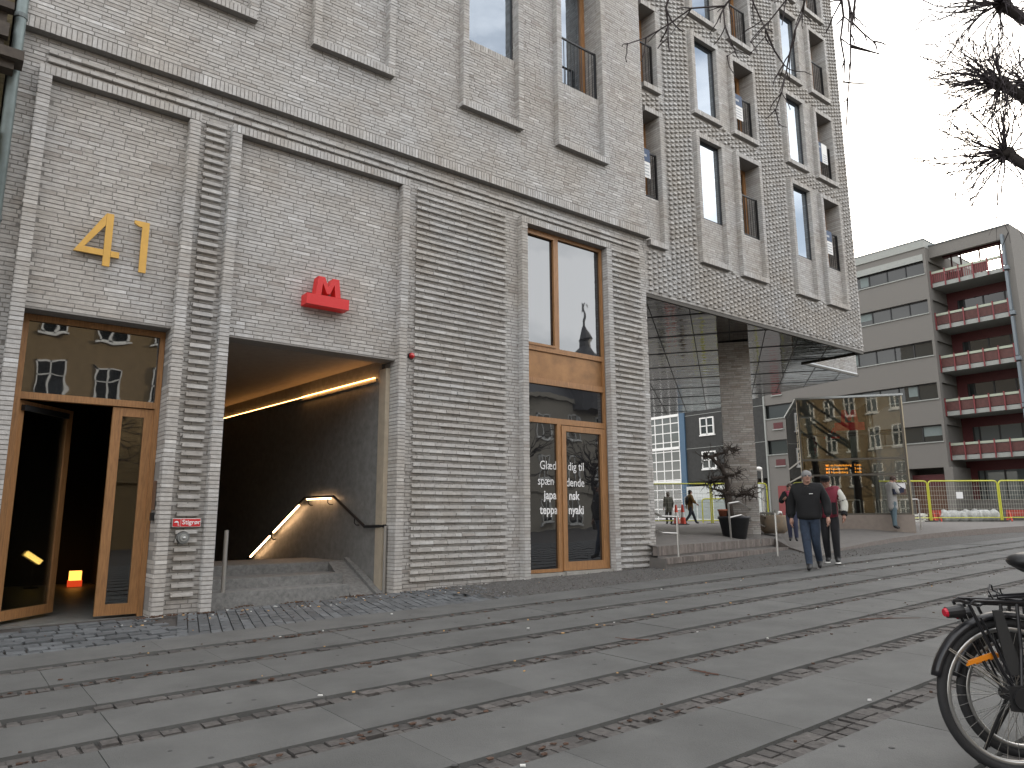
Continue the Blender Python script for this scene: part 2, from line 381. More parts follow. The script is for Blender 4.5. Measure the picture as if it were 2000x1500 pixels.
b.build('corner_block_wall', BM, BB)
for (zb, zs, zh, zt) in rows:
    for (x0, x1, kd) in cols:
        surround('window_surround', x0, x1, zh, zt, 9.026, 9.128, .105, zb, sill=True, jamb=9.19 if kd == 'fixed' else 9.46)
    surround('window_surround', 10.43, 11.07, zh, zt, 9.026, 9.128, .105, zb, sill=True, jamb=9.46, left=False)
# wing behind the corner block, roofs and closing walls (they keep daylight out of the hollow building)
b = MB(); b.box(18.99, 22.14, 10.92, 30, 4.31, 9.0); bricks(b, (18.99, 10.92, 0), EX, NY, 3.15, 4.315, 7, (), 41)
b.build('rear_wing_wall', BM, BB)
b = MB(); b.box(.2, 10.40, 9.46, 26, 16, 16.25); b.box(10.45, 18.97, 9.52, 30, 16.2, 16.45); b.box(.2, .34, 9.47, 26, -1.4, 16); b.box(.34, 10.4, 25.8, 26, -1.4, 16)
b.box(10.25, 10.4, 9.5, 25.8, -1.4, 15.98); b.box(10.42, 18.97, 29.8, 30, 4.4, 16.2); b.box(18.8, 18.97, 9.52, 29.8, 4.4, 16.2)
b.box(.34, 10.25, 9.47, 25.8, 5.45, 5.6)
b.build('rear_walls', [M_MORTAR], BB)
# mirrored soffit
sm = bpy.data.materials.new('mirror_soffit'); sm.use_nodes = True
n = sm.node_tree.nodes; l = sm.node_tree.links; p = n['Principled BSDF']; p.inputs['Metallic'].default_value = 1; p.inputs['Roughness'].default_value = .03
tc = n.new('ShaderNodeTexCoord'); mp = n.new('ShaderNodeMapping'); mp.inputs['Rotation'].default_value = (0, 0, R(54)); mp.inputs['Location'].default_value = (.477*K, -15.585*K, 0)
bt = n.new('ShaderNodeTexBrick'); bt.offset = 0; bt.inputs['Scale'].default_value = 1; bt.inputs['Brick Width'].default_value = .81*K; bt.inputs['Row Height'].default_value = 1.85*K; bt.inputs['Mortar Size'].default_value = .0; bt.inputs['Mortar Smooth'].default_value = 0
for i, c in ((1, (.23, .235, .24)), (2, (.27, .275, .28)), (3, (.004, .004, .004))): bt.inputs[i].default_value = (*c, 1)
l.new(tc.outputs['Object'], mp.inputs[0]); l.new(mp.outputs[0], bt.inputs['Vector']); l.new(bt.outputs['Color'], p.inputs['Base Color'])
mp2 = n.new('ShaderNodeMapping'); mp2.inputs['Scale'].default_value = (.9, 4.5, 1); l.new(mp.outputs[0], mp2.inputs[0])
t = n.new('ShaderNodeTexNoise'); t.inputs['Scale'].default_value = 1.0; t.inputs['Detail'].default_value = 3; l.new(mp2.outputs[0], t.inputs['Vector'])
bp = n.new('ShaderNodeBump'); bp.inputs['Strength'].default_value = .5; bp.inputs['Distance'].default_value = .03; l.new(t.outputs['Fac'], bp.inputs['Height']); l.new(bp.outputs[0], p.inputs['Normal'])
b = MB(); b.prism([(10.42, 9.2), (18.93, 9.2), (18.93, 10.9), (22.12, 10.9), (22.9, 14.4), (24.1, 17.5), (24.1, 42), (10.42, 42)], (0, 0, 4.285), EX, EY, (0, 0, .1)); b.build('mirror_soffit', [sm], BB)
b = MB(); b.box(10.44, 18.97, 9.135, 9.2, 4.24, 4.31); b.box(18.93, 18.97, 9.2, 10.9, 4.25, 4.31); b.box(18.99, 22.14, 10.86, 10.915, 4.27, 4.33); b.build('soffit_trim', [mat('dark_trim', (.03, .022, .012), .5)], BB)
# black joints between the mirror panels
SPL = [(10.42, 9.2), (18.93, 9.2), (18.93, 10.9), (22.12, 10.9), (22.9, 14.4), (24.1, 17.5), (24.1, 42), (10.42, 42)]
def inside(p):
    c = False
    for (x0, y0), (x1, y1) in zip(SPL, SPL[1:]+SPL[:1]):
        if (y0 > p[1]) != (y1 > p[1]) and p[0] < (x1-x0)*(p[1]-y0)/(y1-y0)+x0: c = not c
    return c
def joints(b, d, q, k0, step, n_, wd_):
    for i in range(n_):
        o = q*(k0+step*i); t = -60; run = None
        while t < 60:
            P = o+d*t; ins = inside((P.x, P.y))
            if ins and run is None: run = t
            if not ins and run is not None:
                A_, B2 = o+d*run, o+d*(t-.05); nn = q*wd_/2; b.hexa([(v.x, v.y, z) for z in (4.276, 4.284) for v in (A_-nn, B2-nn, B2+nn, A_+nn)]); run = None
            t += .05
er, ed = Vector((.588, -.809, 0)), Vector((.809, .588, 0))
b = MB(); joints(b, er, ed, 13.735, 1.85, 12, .07); joints(b, ed, er, -.477-.81*24, .81, 44, .022); b.build('panel_joints', [M_BLACK], BB)
# pillar
er, ed = Vector((.588, -.809, 0)), Vector((.809, .588, 0))
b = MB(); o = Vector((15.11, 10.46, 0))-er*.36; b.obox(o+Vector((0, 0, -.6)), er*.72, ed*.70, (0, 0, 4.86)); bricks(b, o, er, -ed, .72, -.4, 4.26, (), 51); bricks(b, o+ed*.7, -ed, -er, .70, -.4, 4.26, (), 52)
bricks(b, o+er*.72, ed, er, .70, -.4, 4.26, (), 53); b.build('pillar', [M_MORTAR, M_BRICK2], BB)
# upper windows
def fixed_window(x0, x1, z0, z1, y):
    b = MB(); t = .03
    for a in ((x0, x0+t, z0, z1), (x1-t, x1, z0, z1), (x0+t, x1-t, z0, z0+t*.6), (x0+t, x1-t, z1-t, z1)): b.box(a[0], a[1], y-.02, y+.05, a[2], a[3])
    f = b.build('window', [M_BLACK], BB); g = MB(); g.box(x0+t, x1-t, y, y+.02, z0+t*.6, z1-t); g.build('pane', [G_SKY], f)
def balcony_window(x0, x1, z0, z1, y, yr, gl):
    b = MB(); t = .1
    for a in ((x0, x0+t, z0, z1), (x1-t, x1, z0, z1), (x0+t, x1-t, z0, z0+t), (x0+t, x1-t, z1-t, z1)): b.box(a[0], a[1], y-.05, y+.05, a[2], a[3])
    f = b.build('balcony_door', [M_WOOD], BB); g = MB(); g.box(x0+t, x1-t, y-.01, y+.02, z0+t, z1-t); g.build('pane', [gl], f)
    b = MB(); zt = z0+1.0; X0, X1 = x0+.02, x1-.02
    b.box(X0, X1, yr-.015, yr+.015, zt-.03, zt); b.box(X0, X1, yr-.012, yr+.012, z0+.03, z0+.05)
    for xx in (X0, X1-.03): b.box(xx, xx+.03, yr-.02, yr+.02, z0+.003, zt)
    nb = max(5, int((X1-X0)/.085))
    for i in range(1, nb):
        xx = X0+(X1-X0)*i/nb; b.box(xx-.005, xx+.005, yr-.006, yr+.006, z0+.05, zt-.03)
    b.build('balcony_railing', [M_BLACK], BB)
fixed_window(6.10, 7.14, 7.84, 10.62, 9.08)
balcony_window(8.15, 9.19, 7.86, 10.62, 9.40, 9.06, G_SKY)
for (zb, zs, zh, zt) in rows:
    for (x0, x1, kd) in cols:
        if kd == 'fixed': fixed_window(x0+.105, x1-.105, zs, zh, 9.14)
        else: balcony_window(x0+.105, x1-.105, zs, zh, 9.46, 9.15, G_DARK)
    balcony_window(10.445, 10.96, zs, zh, 9.46, 9.15, G_DARK)
# entrance 41: frame, transom light, open leaf, narrow fixed leaf, dark hall
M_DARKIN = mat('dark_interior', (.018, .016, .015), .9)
b = MB()
for a in ((.535, .60, -1.1, 2.24), (1.93, 1.985, -1.1, 2.24), (.60, 1.93, 2.17, 2.24), (.60, 1.93, 1.30, 1.375)): b.box(a[0], a[1], 9.345, 9.43, a[2], a[3])
ent = b.build('entrance_frame', [M_WOOD], BB)
g = MB(); g.box(.60, 1.93, 9.38, 9.40, 1.375, 2.17); g.build('transom_pane', [G_SHOP], ent)
def leaf(o, d, L, z0, z1, st, par, name='door'):
    d = Vector(d).normalized(); nn = Vector((-d.y, d.x, 0)); o = Vector(o); b = MB(); th = .05
    def bx(m, a, c, e, f, t0=0, t1=th): m.obox(o+d*a+nn*t0+Vector((0, 0, e)), d*(c-a), nn*(t1-t0), (0, 0, f-e))
    bx(b, 0, st, z0, z1); bx(b, L-st, L, z0, z1); bx(b, st, L-st, z0, z0+st*1.2); bx(b, st, L-st, z1-st, z1)
    dr = b.build(name, [M_WOOD], par); g = MB(); bx(g, st, L-st, z0+st*1.2, z1-st, .018, .03); g.build('pane', [G_DOOR], dr); return dr, bx
dl, bx = leaf((.60, 9.385, 0), (math.sin(R(42)), math.cos(R(42)), 0), .88, -1.02, 1.29, .085, BB)
h = MB(); bx(h, .03, .75, 1.18, 1.24, -.05, -.003); h.build('door_closer', [M_BLACK], dl)
leaf((1.50, 9.37, 0), EX, .43, -1.03, 1.29, .10, BB)
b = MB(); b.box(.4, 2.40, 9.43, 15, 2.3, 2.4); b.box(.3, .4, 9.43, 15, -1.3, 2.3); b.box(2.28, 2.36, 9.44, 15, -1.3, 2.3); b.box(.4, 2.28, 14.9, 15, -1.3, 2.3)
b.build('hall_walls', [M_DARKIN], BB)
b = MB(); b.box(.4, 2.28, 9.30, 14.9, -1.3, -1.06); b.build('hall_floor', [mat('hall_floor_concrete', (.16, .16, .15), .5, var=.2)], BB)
# metro passage
M_TILE = mat('passage_stone', (.20, .198, .19), .45, var=.22, vscale=9, bump=.06)
M_STEP = mat('granite_steps', (.17, .17, .165), .8, var=.3, vscale=18, bump=.15)
wd = Vector((-.0785, .997, 0)); wn_ = Vector((.997, .0785, 0)); w0 = Vector((4.97, 9.46, 0))
b = MB(); b.obox(w0+Vector((0, 0, -3)), wn_*.3, wd*13, (0, 0, 5.3)); b.box(2.40, 2.52, 9.43, 22.4, -3, 2.3); b.box(2.3, 5.3, 22.4, 22.6, -3, 2.3); b.build('passage_walls', [M_TILE], BB)
b = MB(); b.box(2.52, 5.2, 9.44, 22.4, 2.30, 2.4); b.build('passage_ceiling', [mat('passage_plaster', (.30, .27, .24), .8, var=.1)], BB)
b = MB(); b.box(2.52, 4.42, 9.15, 9.6, -1.3, -.847); b.box(2.52, 4.52, 9.58, 10.25, -1.3, -.725); b.box(2.52, 4.95, 10.23, 11.6, -1.3, -.60)
for i in range(14): b.box(2.52, 4.95, 11.6+.28*i, 11.88+.28*i, -3.4, -.60-.13*(i+1))
b.build('passage_steps', [M_STEP], BB)
b = MB(); b.hexa([(4.50, 9.2, -1.25), (4.94, 9.2, -1.25), (4.93, 10.25, -1.2), (4.60, 10.25, -1.2), (4.50, 9.2, -1.03), (4.94, 9.2, -1.03), (4.93, 10.25, -.595), (4.60, 10.25, -.595)])
b.hexa([(4.84, 9.2, -1.05), (4.95, 9.2, -1.05), (4.93, 10.25, -.62), (4.85, 10.25, -.62), (4.84, 9.2, -.98), (4.95, 9.2, -.98), (4.93, 10.25, -.545), (4.85, 10.25, -.545)])
b.build('bicycle_ramp', [M_STEP], BB)
b = MB(); b.box(4.93, 4.995, 9.255, 9.455, -1.2, 2.15); b.build('steel_guide', [mat('warm_steel', (.52, .45, .35), .35, metal=.3, var=.12, vscale=6)], BB)
M_LED = mat('warm_led', (1, .6, .3), emit=(1, .46, .13), estr=6)
M_LEDH = mat('handrail_led', (1, .7, .45), emit=(1, .60, .30), estr=9)
b = MB(); q0 = w0+wd*.12-wn_*.05; b.obox(q0+Vector((0, 0, 2.05)), wd*2.3, wn_*.016, (0, 0, .010)); b.obox(q0+wd*2.3+wn_*.03+Vector((0, 0, 2.055)), wd*5.5, wn_*.014, (0, 0, .006)); b.build('cove_light', [M_LED], BB)
b = MB(); b.obox(q0+wn_*.03+Vector((0, 0, 2.0)), wd*9, wn_*.018, (0, 0, .05)); b.build('cove_ledge', [M_TILE], BB)
HR = empty('passage_handrail', (4.9, 10.5, -.6), 'dark handrail with glowing underside rising and falling along the right wall of the metro passage', 'handrail')
off = Vector((4.9, 10.5, -.6)); L_ = lambda *P: [Vector(p)-off for p in P]
b = MB(); b.tube(L_((4.955, 9.2, -.09), (4.88, 9.68, -.10), (4.80, 10.59, .35), (4.73, 11.54, .35), (4.57, 13.56, -.65), (4.45, 15.2, -1.5)), .022); b.build('rail', [M_BLACK], HR)
for P in (((4.795, 10.68, .325), (4.738, 11.45, .325)), ((4.715, 11.72, .235), (4.642, 12.62, -.21)), ((4.632, 12.75, -.27), (4.57, 13.5, -.645))):
    b = MB(); q = L_(*P); b.bar(q[0], q[1], .022, .02); b.build('light_strip', [M_LEDH], HR)
for P in ((4.78, 10.75, .33), (4.74, 11.4, .33), (4.63, 12.68, -.23), (4.85, 9.95, .02)):
    b = MB(); q = L_(P)[0]; b.tube([q, q+Vector((0, 0, -.07)), q+Vector((.03, 0, -.1)), q+Vector((.11, .01, -.1))], .008, 6); b.build('bracket', [M_BLACK], HR)
def post(name, x, y, z0, z1, label, r=.022, m=None):
    b = MB(); b.tube([(0, 0, -.05), (0, 0, z1-z0)], r, 10); o = b.build(name, [m or M_STEEL]); o.location = (x, y, z0); tag(o, label, 'post', 'steel handrail posts'); return o
post('handrail_post', 4.955, 9.20, -1.02, -.09, 'thin steel post at the right side of the metro passage steps')
post('handrail_post', 2.81, 9.20, -1.04, -.12, 'steel post beside the left pier of the metro passage', .026)
# shop bay
b = MB(); y0, y1 = 9.135, 9.22
for a in ((7.395, 7.44, -.85, 4.91), (9.215, 9.265, -.85, 4.91), (7.44, 9.215, 4.85, 4.91), (7.44, 9.215, 2.775, 2.86), (7.44, 9.215, 2.21, 2.31), (7.44, 9.215, 1.56, 1.655), (8.10, 8.185, 2.86, 4.85), (8.10, 8.185, -.85, 1.56), (7.44, 8.10, -.85, -.80)): b.box(a[0], a[1], y0, y1, a[2], a[3])
for a in ((7.44, 7.47, 2.86, 4.85), (8.065, 8.10, 2.86, 4.85), (7.47, 8.065, 2.86, 2.90), (7.47, 8.065, 4.81, 4.85)): b.box(a[0], a[1], y0-.015, y0+.03, a[2], a[3])
shop = b.build('shop_window', [M_WOOD], BB)
b = MB(); b.box(7.44, 9.215, 9.165, 9.2, 2.31, 2.775); b.build('spandrel_panel', [M_PANEL], shop)
for a in ((7.47, 8.065, 2.90, 4.81), (8.185, 9.215, 2.86, 4.85), (7.44, 9.215, 1.655, 2.21)):
    g = MB(); g.box(a[0], a[1], 9.175, 9.195, a[2], a[3]); g.build('pane', [G_SHOP], shop)
g = MB(); g.box(7.44, 8.10, 9.175, 9.195, -.80, 1.56); g.build('pane', [G_SHOP], shop)
b = MB()
for a in ((8.19, 8.285, -.84, 1.545), (9.11, 9.21, -.84, 1.545), (8.285, 9.11, -.84, -.70), (8.285, 9.11, 1.45, 1.545)): b.box(a[0], a[1], 9.12, 9.19, a[2], a[3])
sdoor = b.build('shop_door', [M_WOOD], BB)
g = MB(); g.box(8.285, 9.11, 9.165, 9.185, -.70, 1.45); g.build('pane', [G_SHOP], sdoor)
for (yg, x0, x1) in ((9.2, 7.44, 8.10), (9.188, 8.285, 9.11)): pass
b = MB(); b.box(8.2, 9.27, 9.06, 9.3, -1.1, -.85); b.box(7.39, 8.2, 9.1, 9.3, -1.1, -.86); b.build('door_sill', [M_CONC], BB)
M_WTEXT = mat('white_vinyl', (.75, .75, .75), .6)
lt = [('Glæd', 7.735, .80, 0), ('spæn', 7.69, .545, 0), ('japa', 7.82, .315, .004), ('teppa', 7.73, .075, .004)]
rt = [('dig til', 8.345, .80, 0), ('dende', 8.30, .53, 0), ('nsk', 8.36, .31, .004), ('nyaki', 8.345, .075, .004)]
SL = empty('shop_lettering', (7.7, 9.165, 0), 'white Danish words about teppanyaki on the dark shop glass', 'lettering')
for (tx, x, z, bo) in lt: text_mesh('line', tx, .20, Vector((x-7.7, .007, z)), FRONT, M_WTEXT, SL, .001, bo, xs=.86)
for (tx, x, z, bo) in rt: text_mesh('line', tx, .20, Vector((x-7.7, -.003, z)), FRONT, M_WTEXT, SL, .001, bo, xs=.86)
# ---- things on the facade
M_GOLD = mat('gold_paint', (.56, .33, .075), .45, metal=.25, var=.08)
HN = empty('house_number', (.9, 9.12, 2.8), 'gold numerals 41 mounted above the open wooden door', 'house number')
s = 1.011
def strip(b, p, q, w_): # flat bar in the wall plane
    p, q = Vector((p[0], 0, p[1])), Vector((q[0], 0, q[1])); d = (q-p).normalized(); nn = Vector((-d.z, 0, d.x))*w_/2
    b.hexa([p-nn, q-nn, q-nn+Vector((0, .03, 0)), p-nn+Vector((0, .03, 0)), p+nn, q+nn, q+nn+Vector((0, .03, 0)), p+nn+Vector((0, .03, 0))])
def digit(polys):
    b = MB()
    for pl in polys: b.prism([((x)*s-.9, z*s-2.8) for x, z in pl], (0, -.075, 0), EX, (0, 0, 1), (0, .03, 0))
    return b.build('numeral', [M_GOLD], HN)
digit([[(1.185, 2.81), (1.258, 2.81), (1.258, 3.43), (1.185, 3.43)], [(.895, 2.925), (1.183, 2.925), (1.183, 2.995), (.995, 2.995), (1.183, 3.285), (1.183, 3.43)], [(1.26, 2.925), (1.345, 2.925), (1.345, 2.995), (1.26, 2.995)]])
digit([[(1.555, 2.81), (1.63, 2.81), (1.63, 3.42), (1.47, 3.42), (1.47, 3.385), (1.525, 3.355), (1.555, 3.355)]])
M_RED = mat('sign_red', (.50, .012, .014), .4, emit=(1, .04, .03), estr=.03)
M_REDD = mat('sign_red_side', (.10, .008, .01), .5)
MS = empty('metro_sign', (3.56, 9.12, 2.80), 'red letter M standing on a red bar above the metro passage', 'sign')
b = MB(); b.box(0, .60, -.20, -.01, 0, .145, 0); b.build('bar', [M_RED], MS)
MP = [(0, 0), (.075, 0), (.095, .17), (.155, .03), (.20, .03), (.26, .17), (.28, 0), (.355, 0), (.325, .255), (.235, .255), (.178, .12), (.12, .255), (.03, .255)]
b = MB(); b.prism(MP, (.125, -.19, .15), EX, (0, 0, 1), (0, .15, 0)); b.build('letter', [M_RED], MS)
AL = empty('alarm_beacon', (5.25, 9.12, 2.345), 'small round red warning beacon on the grey brick wall', 'beacon')
b = MB(); b.tube([(0, 0, 0), (0, -.02, 0)], .052, 14); b.build('base', [M_BLACK], AL)
b = MB(); b.ball((0, -.035, 0), .045, 12, 8, (1, .9, 1)); b.build('dome', [mat('red_dome', (.45, .01, .012), .12, spec=.8)], AL, True)
FS = empty('riser_sign', (2.155, 9.068, -.075), 'small red sign reading Stigrør on the brick strip between the portals', 'sign')
b = MB(); b.box(0, .31, -.012, 0, 0, .098); b.build('plate', [mat('sign_white', (.7, .7, .68), .5)], FS)
b = MB(); b.box(.006, .088, -.016, -.012, .006, .092); b.box(.094, .304, -.016, -.012, .006, .092); b.build('field', [mat('fire_red', (.55, .02, .025), .5)], FS)
text_mesh('word', 'Stigrør', .072, Vector((.105, -.017, .032)), FRONT, M_WTEXT, FS, .001, .001)
b = MB(); b.prism([(.018, .05), (.03, .066), (.045, .072), (.06, .066), (.07, .05)], (0, -.018, 0), EX, (0, 0, 1), (0, .002, 0)); b.box(.06, .066, -.018, -.016, .018, .05); b.box(.066, .078, -.018, -.016, .018, .024); b.build('pictogram', [M_WTEXT], FS)
IN = empty('riser_inlet', (2.285, 9.12, -.195), 'round grey riser inlet cap under the red sign', 'pipe cap')
b = MB(); b.tube([(0, 0, 0), (0, -.05, 0)], .075, 16); b.tube([(0, -.05, 0), (0, -.085, 0)], .066, 16); b.build('collar', [mat('cast_grey', (.25, .26, .26), .4, metal=.6)], IN)
b = MB(); b.tube([(0, -.086, 0), (0, -.10, 0)], .042, 14); b.ball((0, -.105, 0), .02, 8, 6); b.build('cap', [mat('cast_light', (.42, .43, .42), .35, metal=.6)], IN)
b = MB(); b.box(-.012, 0, -.06, .06, 0, .33); b.box(-.016, -.012, -.04, .04, .2, .3); o = b.build('intercom', [mat('intercom_steel', (.25, .17, .13), .35, metal=.7)]); o.location = (1.98, 9.22, .12); tag(o, 'slim door intercom panel on the brick jamb beside the open door', 'intercom')
b = MB(); b.box(-.03, 0, -.04, .04, 0, .09); o = b.build('card_reader', [M_BLACK]); o.location = (1.98, 9.2, .0); tag(o, 'small black card reader under the intercom', 'reader')
# banners on the railings
M_BAN1, M_BAN2, M_BANL = mat('banner_blue', (.045, .075, .14), .6), mat('banner_white', (.72, .72, .70), .6), mat('banner_grey', (.38, .40, .43), .6)
def banner(x0, x1, z0, z1, label, side=False):
    e = empty('railing_banner', (x0, 9.115, z0), label, 'banner', 'banners hung on the balcony railings'); W, H = x1-x0, z1-z0
    b = MB(); b.box(0, W, 0, .006, H*.55, H) if not side else b.box(0, W*.45, 0, .006, 0, H); b.build('blue_field', [M_BAN1], e)
    b = MB(); b.box(0, W, 0, .006, 0, H*.55-.002) if not side else b.box(W*.45+.002, W, 0, .006, 0, H); b.build('white_field', [M_BAN2], e)
    b = MB()
    for i in range(4): b.box(W*(.12 if not side else .55), W*(.85 if not side else .92), -.003, 0, H*(.08+.11*i), H*(.12+.11*i))
    b.box(W*.2, W*(.6 if not side else .35), -.003, 0, H*.72, H*.80); b.build('printed_lines', [M_BANL], e)
banner(10.47, 10.72, 6.75, 7.38, 'blue and white banner on the lowest railing next to the left facade edge')
banner(13.80, 14.12, 9.22, 9.86, 'blue and white banner on the second floor railing in the middle')
banner(17.45, 17.95, 9.30, 9.86, 'wide blue and white banner on the second floor railing near the right corner', True)
banner(17.48, 17.80, 6.72, 7.36, 'blue and white banner on the lowest railing near the right corner')
#PART3
# ---- lamps in the hall
WL = empty('work_lamp', (1.36, 14.3, -1.06), 'glowing tilted work lamp standing far back in the dark hall behind the open door', 'lamp')
b = MB(); b.tube([(0, 0, 0), (0, 0, .42)], .012, 6); b.box(-.1, .1, -.1, .1, 0, .02); b.build('stand', [M_BLACK], WL)
b = MB(); b.tube([(-.12, -.03, .56), (.10, -.03, .40)], .042, 10); b.build('tube', [mat('lamp_tube', (1, .8, .4), emit=(1, .60, .14), estr=1.5)], WL)
WB = empty('warning_light', (1.95, 14.2, -1.06), 'small orange and red lit box on the floor of the dark hall', 'lamp')
b = MB(); b.box(-.1, .1, -.06, .06, 0, .1); b.build('base', [mat('lamp_red_base', (.4, .03, .02), .4, emit=(1, .08, .02), estr=.25)], WB)
b = MB(); b.box(-.085, .085, -.055, .055, .10, .25); b.build('lens', [mat('lamp_lens', (1, .5, .15), emit=(1, .42, .07), estr=1.0)], WB)
# ------------------------------------------------------------------ ground
M_ASPH = mat('joint_dirt', (.056, .050, .046), .95, var=.35, vscale=14, bump=.3, bscale=60)
M_SLAB = mat('paving_slab', (.092, .093, .090), .8, var=.20, vscale=1.7, bump=.35, bscale=120, attr=True)
M_SETT = mat('strip_sett', (.072, .066, .062), .85, var=.35, vscale=22, bump=.3, bscale=60, attr=True)
M_COB = mat('granite_cobble', (.095, .102, .108), .7, var=.25, vscale=16, bump=.25, bscale=50, attr=True)
M_GRAV = mat('gravel_ground', (.078, .075, .072), .95, var=.45, vscale=28, bump=.6, bscale=70)
M_STONE = mat('gravel_stone', (.13, .122, .115), .9, attr=True)
b = MB()
def gz(x, y, d=0): return (x, y, street(x, y)+d)
xs = [-400, -60, -12, 0, 6, 12, 18, 24, 29.5, 33.3, 60, 120, 700]; ys = [-500, -60, -20, -8, 0, 6, 9.3, 14, 40, 120, 700]
for i in range(len(xs)-1):
    for j in range(len(ys)-1):
        d = -.03 if ys[j] < 9.2 else -.03-.25
        d1 = -.03 if ys[j+1] <= 9.35 else -.28
        b.quad([gz(xs[i], ys[j], d if ys[j] < 9.2 else -.28), gz(xs[i+1], ys[j], d if ys[j] < 9.2 else -.28), gz(xs[i+1], ys[j+1], d1), gz(xs[i], ys[j+1], d1)])
tag(b.build('ground', [M_ASPH]), kind='structure')
rnd = random.Random(12)
row = [7.46, 6.78, 6.0, 5.235, 4.47, 3.70, 2.94, 2.17, 1.40, .64, -.13, -.9, -1.67, -2.44]
yy = lambda y, x: y+.021*(x-4.5)
slabs = MB(); setts = MB()
def tilt(b, x0, x1, ya, yb, z0, z1, sh, mi=0):
    P = [(x0, yy(ya, x0)), (x1, yy(ya, x1)), (x1, yy(yb, x1)), (x0, yy(yb, x0))]
    b.hexa([gz(x, y, z0) for x, y in P]+[gz(x, y, z1) for x, y in P], mi, sh)
for k in range(len(row)-1):
    top = row[k]-(.098 if k else 0); bot = row[k+1]+.098; x = -6-rnd.random()
    while x < 29:
        L = 1.16; dz = rnd.uniform(-.002, .002)
        tilt(slabs, x+.002, x+L-.002, bot, top, -.06, dz, rnd.gauss(.5, .10)); x += L
    if k: 
        x = -6
        while x < 29:
            l = rnd.uniform(.07, .115); far = x > 16
            if far: l *= 2
            for c0, c1 in ((-.092, -.004), (.004, .092)):
                if rnd.random() < .95: tilt(setts, x+rnd.uniform(0, .02), x+l-.012+rnd.uniform(0, .02), row[k]+c0+rnd.uniform(-.006, .006), row[k]+c1+rnd.uniform(-.006, .006), -.06, -.014+rnd.uniform(-.008, .006), rnd.random())
            x += l
tag(slabs.build('pavement', [M_SLAB]), kind='structure'); tag(setts.build('paving_strips', [M_SETT]), kind='structure')
cob = MB()
y = 7.48; r_ = 0
while y < 9.0:
    x = -3+(.09 if r_ % 2 else 0)
    while x < 2.05-.15*rnd.random():
        l = rnd.uniform(.15, .22); h = rnd.uniform(-.022, .004)
        P = [(x+.01+rnd.uniform(-.006, .006), y+.008), (x+l-.01, y+.01+rnd.uniform(-.006, .006)), (x+l-.012, y+.15), (x+.012, y+.15+rnd.uniform(-.006, .006))]
        P = [(px_, min(yy(py_-.02, px_), 9.0)) for px_, py_ in P]
        cob.hexa([gz(px_, py_, -.09) for px_, py_ in P]+[gz(px_*1, py_, h) for px_, py_ in P], 0, rnd.random()); x += l
    y += .16; r_ += 1
x = 2.05
while x < 6.1:
    y = 7.48; wv = .105
    while y < 9.0:
        l = rnd.uniform(.18, .26); y2 = min(9.02, y+l)
        if y2-y > .04 and not (x > 5.4 and rnd.random() < (x-5.3)*.9):
            P = [(x+.006, y+.006), (x+wv-.006, y+.006), (x+wv-.006, y2-.006), (x+.006, y2-.006)]; P = [(a+.25*(q-8.2), yy(q-.02, a)) for a, q in P]
            cob.hexa([gz(*q, -.09) for q in P]+[gz(*q, rnd.uniform(-.012, 0)) for q in P], 0, rnd.random())
        y = y2
    x += wv
tag(cob.build('cobbles', [M_COB]), kind='structure')
# gravel margin along the wall and in front of the steps
b = MB()
gx = [5.6+.2*i for i in range(118)]
def gtop(x): return yy(7.46, x)
for i in range(len(gx)-1):
    for j in range(10):
        def P(x, t):
            y0 = gtop(x); y1 = 9.12 if x < 10.4 else 11.0
            if x > 14: y1 = 10.3 if x < 16.4 else 9.7
            y = y0+(y1-y0)*t; rr = random.Random(int(x*50)*131+int(t*100)); edge = min(t, .2)/.2
            return gz(x, y, -.012+edge*rr.uniform(-.008, .014))
        b.quad([P(gx[i], j/10), P(gx[i+1], j/10), P(gx[i+1], (j+1)/10), P(gx[i], (j+1)/10)])
tag(b.build('gravel_margin', [M_GRAV], smooth=True), kind='structure')
b = MB()
for i in range(2600):
    x = 5.7+rnd.random()**1.5*12; y = rnd.uniform(gtop(x)-.02, 9.05 if x < 10.4 else 9.1); r = rnd.uniform(.005, .014)*(1.5 if rnd.random() < .06 else 1)
    b.ball((x, y, street(x, y)+r*.4), r, 5, 3, (1, rnd.uniform(.6, 1), .7), 0, rnd.random(), .4)
tag(b.build('gravel', [M_STONE]), kind='stuff')
# litter, butts and leaf bits
lit = MB()
for i in range(1500):
    x = rnd.random()**1.4*16-.5; y = rnd.choice(row[1:10])+rnd.gauss(0, .045)
    if math.sin(x*1.7+y*3.1)+math.sin(x*.6-y*2) < .1: continue
    lit.ball((x, yy(y, x), street(x, yy(y, x))-.004), rnd.uniform(.006, .02), 5, 3, (1.3, .8, .35), 0, .5, .6)
for i in range(260):
    x, y = rnd.random()**1.3*15, rnd.uniform(.8, 7.3); r = rnd.uniform(.006, .02); lit.lathe(gz(x, y, .0), [(r, .0005), (r*.9, .0018), (0, .002)], 8, 3)
for i in range(420):
    x = rnd.uniform(.2, 15); y = rnd.choice(row[1:8])+rnd.gauss(0, .05) if rnd.random() < .6 else rnd.uniform(1.0, 8.9)
    if rnd.random() < .3: x = rnd.uniform(1.5, 6); y = rnd.uniform(8.3, 9.0)
    a = rnd.uniform(0, 3.14); l = rnd.uniform(.008, .028); wv = l*rnd.uniform(.3, .9); u = Vector((math.cos(a), math.sin(a), 0))*l; v_ = Vector((-math.sin(a), math.cos(a), 0))*wv
    lit.obox(gz(x, y, .003), u, v_, (0, 0, .004+rnd.random()*.006), rnd.choice([0, 0, 0, 0, 0, 1, 2]))
